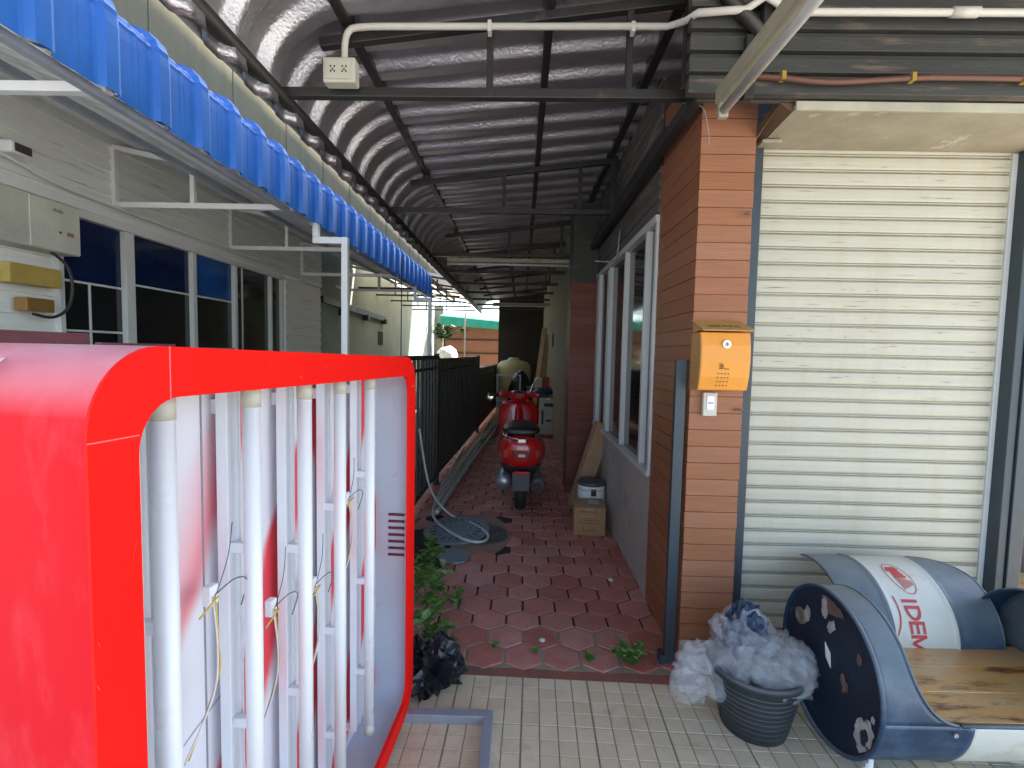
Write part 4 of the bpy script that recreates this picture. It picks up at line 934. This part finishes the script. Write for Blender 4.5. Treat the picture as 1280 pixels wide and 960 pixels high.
crumple('dark_liner_bag', (.945, 1.95, .37), (.085, .07, .12), M['navybag'], 8, .4, 'dark blue plastic bag tucked inside the bubble wrap in the pot', 'bag')
# ================================================================== DRUM CHAIR
dc = thing('drum_chair', 'bench seat cut from a navy and white oil drum with a wooden seat', 'chair', (1.205, 1.83, -.0), R(1.0))
RD = .286; DL = .93; ZC = .325; YC = 0.
def cyl(x, phi, r=RD, yc=YC, zc=ZC): return Vector((x, yc-r*math.cos(phi), zc+r*math.sin(phi)))
def ringbulge(x, rings):
    return sum(.007*math.exp(-((x-a)/.008)**2) for a in rings)
def xe(ph):   # arm width as function of angle (degrees) on the front and top
    ph = max(ph, -3)
    if ph >= 34: w_ = .11
    else: w_ = .11+.15*(1-math.sqrt(max(0, 1-((34-ph)/37)**2)))
    return w_
def strip(x0f, x1f, p0, p1, name, m, par, nx=10, r=RD, yc=YC, zc=ZC, rings=(), solid=.004, step=3):
    b = MB(); n_ = max(1, int((p1-p0)/step))
    def fn(u, v):
        ph = p0+(p1-p0)*v; a, c = x0f(ph), x1f(ph); x = a+(c-a)*u; return cyl(x, R(ph), r+ringbulge(x, rings), yc, zc)
    b.grid(fn, nx, n_); return b.build(name, m, par, smooth=True, solid=solid)
rg = (.293, .586)
K = lambda c: (lambda ph: c)
# lower hull: below the seat, in three colour bands
hull = strip(K(0), K(.30), -180, -3, 'drum_hull', M['drum'], dc, 24, rings=rg)
strip(K(.30), K(.586), -180, -3, 'white_band', M['drumwhite'], dc, 20, rings=rg)
strip(K(.586), K(DL), -180, -3, 'drum_hull', M['drum'], dc, 20, rings=rg)
strip(K(0), lambda ph: xe(ph), -3, 180, 'arm_rest', M['drum'], dc, 6)
strip(lambda ph: DL-xe(ph), K(DL), -3, 180, 'arm_rest', M['drum'], dc, 6)
# cut edge roll
for side in (0, 1):
    pts = [cyl((xe(ph) if not side else DL-xe(ph)), R(ph), RD) for ph in [-2.9, -2, 0, 2, 5, 8, 12, 16, 20, 25, 30, 34]+list(range(40, 181, 6))]
    MB().tube(pts, .006, 8).build('edge_roll', M['drum'], dc, smooth=True)
MB().tube([cyl(.26, R(-3)), cyl(DL-.26, R(-3))], .006, 8).build('edge_roll', M['drum'], dc, smooth=True)
for x, s_ in ((0, 1), (DL, -1)):
    MB().lathe([(RD-.003, x+.004*s_), (RD-.02, x+.010*s_), (RD-.024, x+.012*s_), (.001, x+.011*s_)], (0, YC, ZC), 64, 'X', cap=False).build('end_disc', M['drumend'] if x == 0 else M['arminner'], dc, smooth=True)
    MB().tube([cyl(x, 2*math.pi*k/64, RD+.001) for k in range(64)], .0085, 8, closed=True).build('rim', M['drum'], dc, smooth=True)
# chips, stickers and bungs on the near end disc
def chip(cy, cz, ry, rz_, m, seed, name='paint_chip', n=44, rough=.35, x=.0095):
    b = MB(); pts = []
    for k in range(n):
        a = 2*math.pi*k/n; d = 1+rough*(noise.noise((math.cos(a)*1.1+seed*4, math.sin(a)*1.1, seed))*1.1+noise.noise((math.cos(a)*3+seed*4, math.sin(a)*3, seed))*.45)
        pts.append((x-.0008*seed*.1, YC+cy+ry*d*math.cos(a), ZC+cz+rz_*d*math.sin(a)))
    b.prism(pts, (-.0012, 0, 0)); return b.build(name, m, dc)
chip(-.20, -.12, .042, .055, M['chip'], 1, rough=.7, x=.0090); chip(-.195, -.17, .03, .05, M['chip'], 2, rough=.6); chip(-.20, -.13, .018, .03, M['drumend'], 3, x=.008)
chip(.0, .225, .055, .028, M['rust'], 4, rough=.6); chip(.045, .205, .018, .04, M['chip'], 5); chip(.0, .15, .02, .026, M['chip'], 6, rough=.7)
chip(.15, .12, .02, .035, M['chip'], 7, rough=.6); chip(-.09, -.02, .018, .03, M['rust'], 8, rough=.7); chip(-.155, .12, .012, .02, M['rust'], 9); chip(-.235, -.04, .008, .012, M['chip'], 10)
b = MB().prism([(.0115, .035, ZC+.075), (.0115, .005, ZC+.035), (.0115, -.03, ZC+.0), (.0115, .01, ZC+.04-.055+.03)], (-.0015, 0, 0)); 
b = MB().prism([(.0088, .03, ZC+.075), (.0088, -.005, ZC+.05), (.0088, -.012, ZC-.005), (.0088, .02, ZC+.02)], (-.0015, 0, 0)); b.build('sticker', M['tubewhite'], dc)
MB().lathe([(.034, .014), (.034, .006), (.026, .004), (.012, .008)], (0, YC+.195, ZC+.09), 24, 'X').build('bung', mat('old_bung', (.25, .24, .16), .5), dc, smooth=False)
# seat
b = MB()
for k in range(3):
    y0 = -.272+k*.148; b.box(.02, DL-.02, y0+.01, y0+.1565, ZC-.043, ZC-.019)
b.build('wooden_seat', M['bench'], dc, bevel=.003)
# backrest: a second curved drum piece, convex side forward
BR = .275; BY_ = .43; BZ = .285; BX0, BX1 = .20, .845
brg = (.39, .655)
def bcyl(x, ph, r=BR): return Vector((x, BY_-r*math.cos(ph), BZ+r*math.sin(ph)))
bk = strip(K(BX0), K(.39), -6, 112, 'backrest', M['drum'], dc, 18, BR, BY_, BZ, brg)
strip(K(.39), K(.655), -6, 112, 'backrest_white_band', M['drumwhite'], dc, 20, BR, BY_, BZ, brg)
def bxe(ph): return BX1-.17*max(0, (ph-55)/57)**2.2
strip(K(.655), bxe, -6, 112, 'backrest', M['drum'], dc, 18, BR, BY_, BZ, brg)
pts = [bcyl(BX0, R(ph)) for ph in range(-6, 113, 6)]; MB().tube(pts, .005, 8).build('edge_roll', M['drum'], dc, smooth=True)
pts = [bcyl(bxe(ph), R(ph)) for ph in range(-6, 113, 6)]; MB().tube(pts, .005, 8).build('edge_roll', M['drum'], dc, smooth=True)
# print on the white band. s = distance down the arc from the top, t = across (+x is the top of the letters)
def prt(s_, t_): 
    ph = R(112)-s_/BR; return bcyl(.39+t_, ph, BR+.0042)
def pquad(b, s0, t0, s1, t1, wd):
    # thick stroke between two print points, subdivided to follow the curve
    n_ = max(2, int(math.hypot(s1-s0, t1-t0)/.012)); ds_, dt = s1-s0, t1-t0; L = math.hypot(ds_, dt); nx_, ny_ = -dt/L*wd/2, ds_/L*wd/2
    prev = None
    for k in range(n_+1):
        s_ = s0+ds_*k/n_; t_ = t0+dt*k/n_; a = b.b.verts.new(prt(s_+nx_, t_+ny_)); c = b.b.verts.new(prt(s_-nx_, t_-ny_))
        if prev: b.b.faces.new((prev[0], prev[1], c, a))
        prev = (a, c)
b = MB(); S0 = .335; H0, H1 = .066, .132; wd = .0125
pquad(b, S0, H0, S0, H1, wd)                                   # I
s_ = S0+.025
pquad(b, s_, H0, s_, H1, wd)                                   # D
arc = [(s_+.006+.040*math.sin(R(a)), (H0+H1)/2+(H1-H0-wd)/2*math.cos(R(a))) for a in range(0, 181, 15)]
for p, q in zip(arc, arc[1:]): pquad(b, p[0], p[1], q[0], q[1], wd)
s_ += .060
pquad(b, s_, H0, s_, H1, wd)                                   # E
for t_ in (H0+wd/2, (H0+H1)/2, H1-wd/2): pquad(b, s_, t_, s_+.042, t_, wd*.9)
s_ += .052
pquad(b, s_, H0, s_, H1, wd); pquad(b, s_, H1-.004, s_+.027, H0+.006, wd*.9); pquad(b, s_+.027, H0+.006, s_+.054, H1-.004, wd*.9); pquad(b, s_+.054, H0, s_+.054, H1, wd)   # M
b.build('drum_lettering', M['drumred'], dc)
b = MB()
ec, et = .225, .122
el = [(ec+.080*math.cos(R(a))+.012*math.sin(R(a)), et+.047*math.sin(R(a))) for a in range(0, 361, 12)]
for p, q in zip(el, el[1:]): pquad(b, p[0], p[1], q[0], q[1], .0035)
for k in range(6): pquad(b, ec-.002+.004*k, et-.022+.011*k, ec+.062-.004*k, et-.012+.009*k, .0048)
for k in range(5): pquad(b, ec-.052+.012*k, et-.022, ec-.048+.012*k, et+.012+.004*k, .0135)
pquad(b, ec-.06, et+.004, ec-.04, et+.02, .012); pquad(b, ec-.056, et-.024, ec-.03, et-.032, .01)
b.build('drum_emblem', M['drumred'], dc)
b = MB(); cu = [(S0-.02+.022*k, .036+.012*math.sin(k/8*2.6)-.0007*k*k) for k in range(10)]
for p, q in zip(cu, cu[1:]): pquad(b, p[0], p[1], q[0], q[1], .006)
b.build('drum_swoosh', M['drumred'], dc)
for x in (.06, .82):
    for y in (-.16, .16): MB().tube([(x, y, .0), (x, y, .1)], .016, 12).build('leg', M['white'], dc, smooth=True)
MB().lathe([(.008, 0), (.008, .005)], (.235, -.296, .285), 12, 'Y').build('rivet', M['chrome'], dc)

# ================================================================== MAILBOX, SWITCH, GATE POST
mb = thing('mailbox', 'orange metal mailbox with a faded sloping lid on the pillar', 'mailbox', (.905, 2.3, 1.352))
prof_ = [(-.006, .258), (-.115, .258), (-.128, .20), (-.132, .13), (-.125, .06), (-.108, .0), (-.006, .0)]
MB().prism([(-.108, y, z) for y, z in prof_], (.216, 0, 0)).build('box_body', M['orange'], mb, bevel=.004)
MB().prism([(-.112, y*1.0-.0, z-.003) for y, z in prof_], (.003, 0, 0)).build('side_plate', M['orangelid'], mb)
MB().prism([(-.115, -.002, .312), (.111, -.002, .312), (.118, -.142, .262), (-.110, -.142, .262)], (0, 0, .006)).build('lid', M['orangelid'], mb, bevel=.002)
MB().prism([(-.107, -.003, .31), (-.107, -.11, .268), (-.107, -.003, .258)], (.214, 0, 0)).build('lid_side', M['orangelid'], mb)
MB().lathe([(.018, -.135), (.018, -.129)], (0, 0, .205), 24, 'Y').build('lock', M['chrome'], mb); MB().lathe([(.011, -.137), (.011, -.1345)], (0, 0, .205), 20, 'Y').build('key_ring', M['alloy'], mb); MB().box(-.0015, .0015, -.139, -.1365, .199, .211).build('keyhole', M['ink'], mb)
b = MB()
for j in range(4):
    for i in range(4): b.lathe([(.0026, -.1295+.0012*j), (.0026, -.1265+.0012*j)], (-.03+i*.015-.002*j, 0, .075-j*.0175), 8, 'Y')
b.build('vent_hole', M['ink'], mb)
b = MB().tube([Vector((-.022+.011*math.cos(R(a)), -.133, .108+.0105*math.sin(R(a)))) for a in range(-130, 131, 20)], .0018, 6); b.lathe([(.0042, -.134), (.0042, -.131)], (-.022, 0, .108), 10, 'Y')
for k in range(4): b.box(-.008+k*.006, -.004+k*.006, -.1335, -.131, .0945, .098)
b.build('maker_mark', M['ink'], mb)
b = MB(); random.seed(9)
sl = math.atan2(.073, .14)
for k in list(range(0, 7))+[8, 9]+list(range(11, 17)):
    x = -.072+k*.0085
    for r_ in range(3):
        y = -.078-r_*.011
        if random.random() < .8: z = .312+(y+.002)/(-.14)*(-.050)+.0066; b.box(x, x+.0062, y-.004, y+.004, z, z+.001)
b.build('worn_lettering', mat('faded_ink', (.16, .12, .06), .8), mb)
sw_ = thing('doorbell_switch', 'small cream switch plate on the pillar just under the orange mailbox', 'switch', (.885, 2.3, 1.28))
MB().box(-.032, .032, -.028, -.003, -.055, .055).build('back_box', M['cream'], sw_, bevel=.003); MB().box(-.017, .017, -.033, -.028, -.025, .04).build('rocker', M['tubewhite'], sw_, bevel=.002); MB().box(-.012, .012, -.0345, -.033, .005, .009).build('rocker_line', M['ink'], sw_)
gp = thing('gate_post', 'dark navy steel gate post standing against the side of the clad pillar', 'post', (.755, 2.325, 0))
MB().box(-.022, .026, -.02, .012, 0, 1.485).build('upright', M['navy'], gp, bevel=.002); MB().box(-.045, -.023, -.03, .03, 0, .05).build('foot_bracket', M['navy'], gp, bevel=.003)
MB().lathe([(.012, 0), (.012, .012)], (.03, -.04, 0), 12).build('bolt', M['galv'], gp)
tag(MB().tube([(1.0, 2.29, 1.255), (1.03, 2.285, 1.258), (1.05, 2.29, 1.25)], .004, 6).build('wall_hook', M['iron']), 'rusty hook on the pillar edge right of the cream switch', 'hook')
tag(MB().tube(bez([(1.005, 2.285, 2.155), (1.02, 2.27, 2.16), (1.0, 2.27, 2.15), (1.03, 2.28, 2.148)]), .003, 6).build('wire_stub', M['iron']), 'twisted stub of old wire high on the pillar edge', 'wire')
tag(MB().tube(bez([(.70, 2.27, 2.63), (.76, 2.2, 2.58), (.79, 2.2, 2.50), (.80, 2.2, 2.42)]), .0018, 5).build('loose_wire', M['galv']), 'thin loose wire dangling from the truss end before the pillar', 'wire')
tag(MB().tube(bez([(.775, 4.0, 2.50), (.76, 4.0, 2.32), (.73, 3.98, 2.25), (.58, 3.97, 2.245)], 5), .006, 6).build('bent_rod', M['galv'], smooth=True), 'thin bent metal rod hooked on the wall above the sliding windows', 'rod')
tag(MB().tube([(-1.28, 5.2, 1.2), (-1.28, 5.22, 2.5)], .006, 6).build('rope', M['black']), 'thin dark cord hanging from the awning between the white posts', 'cord')
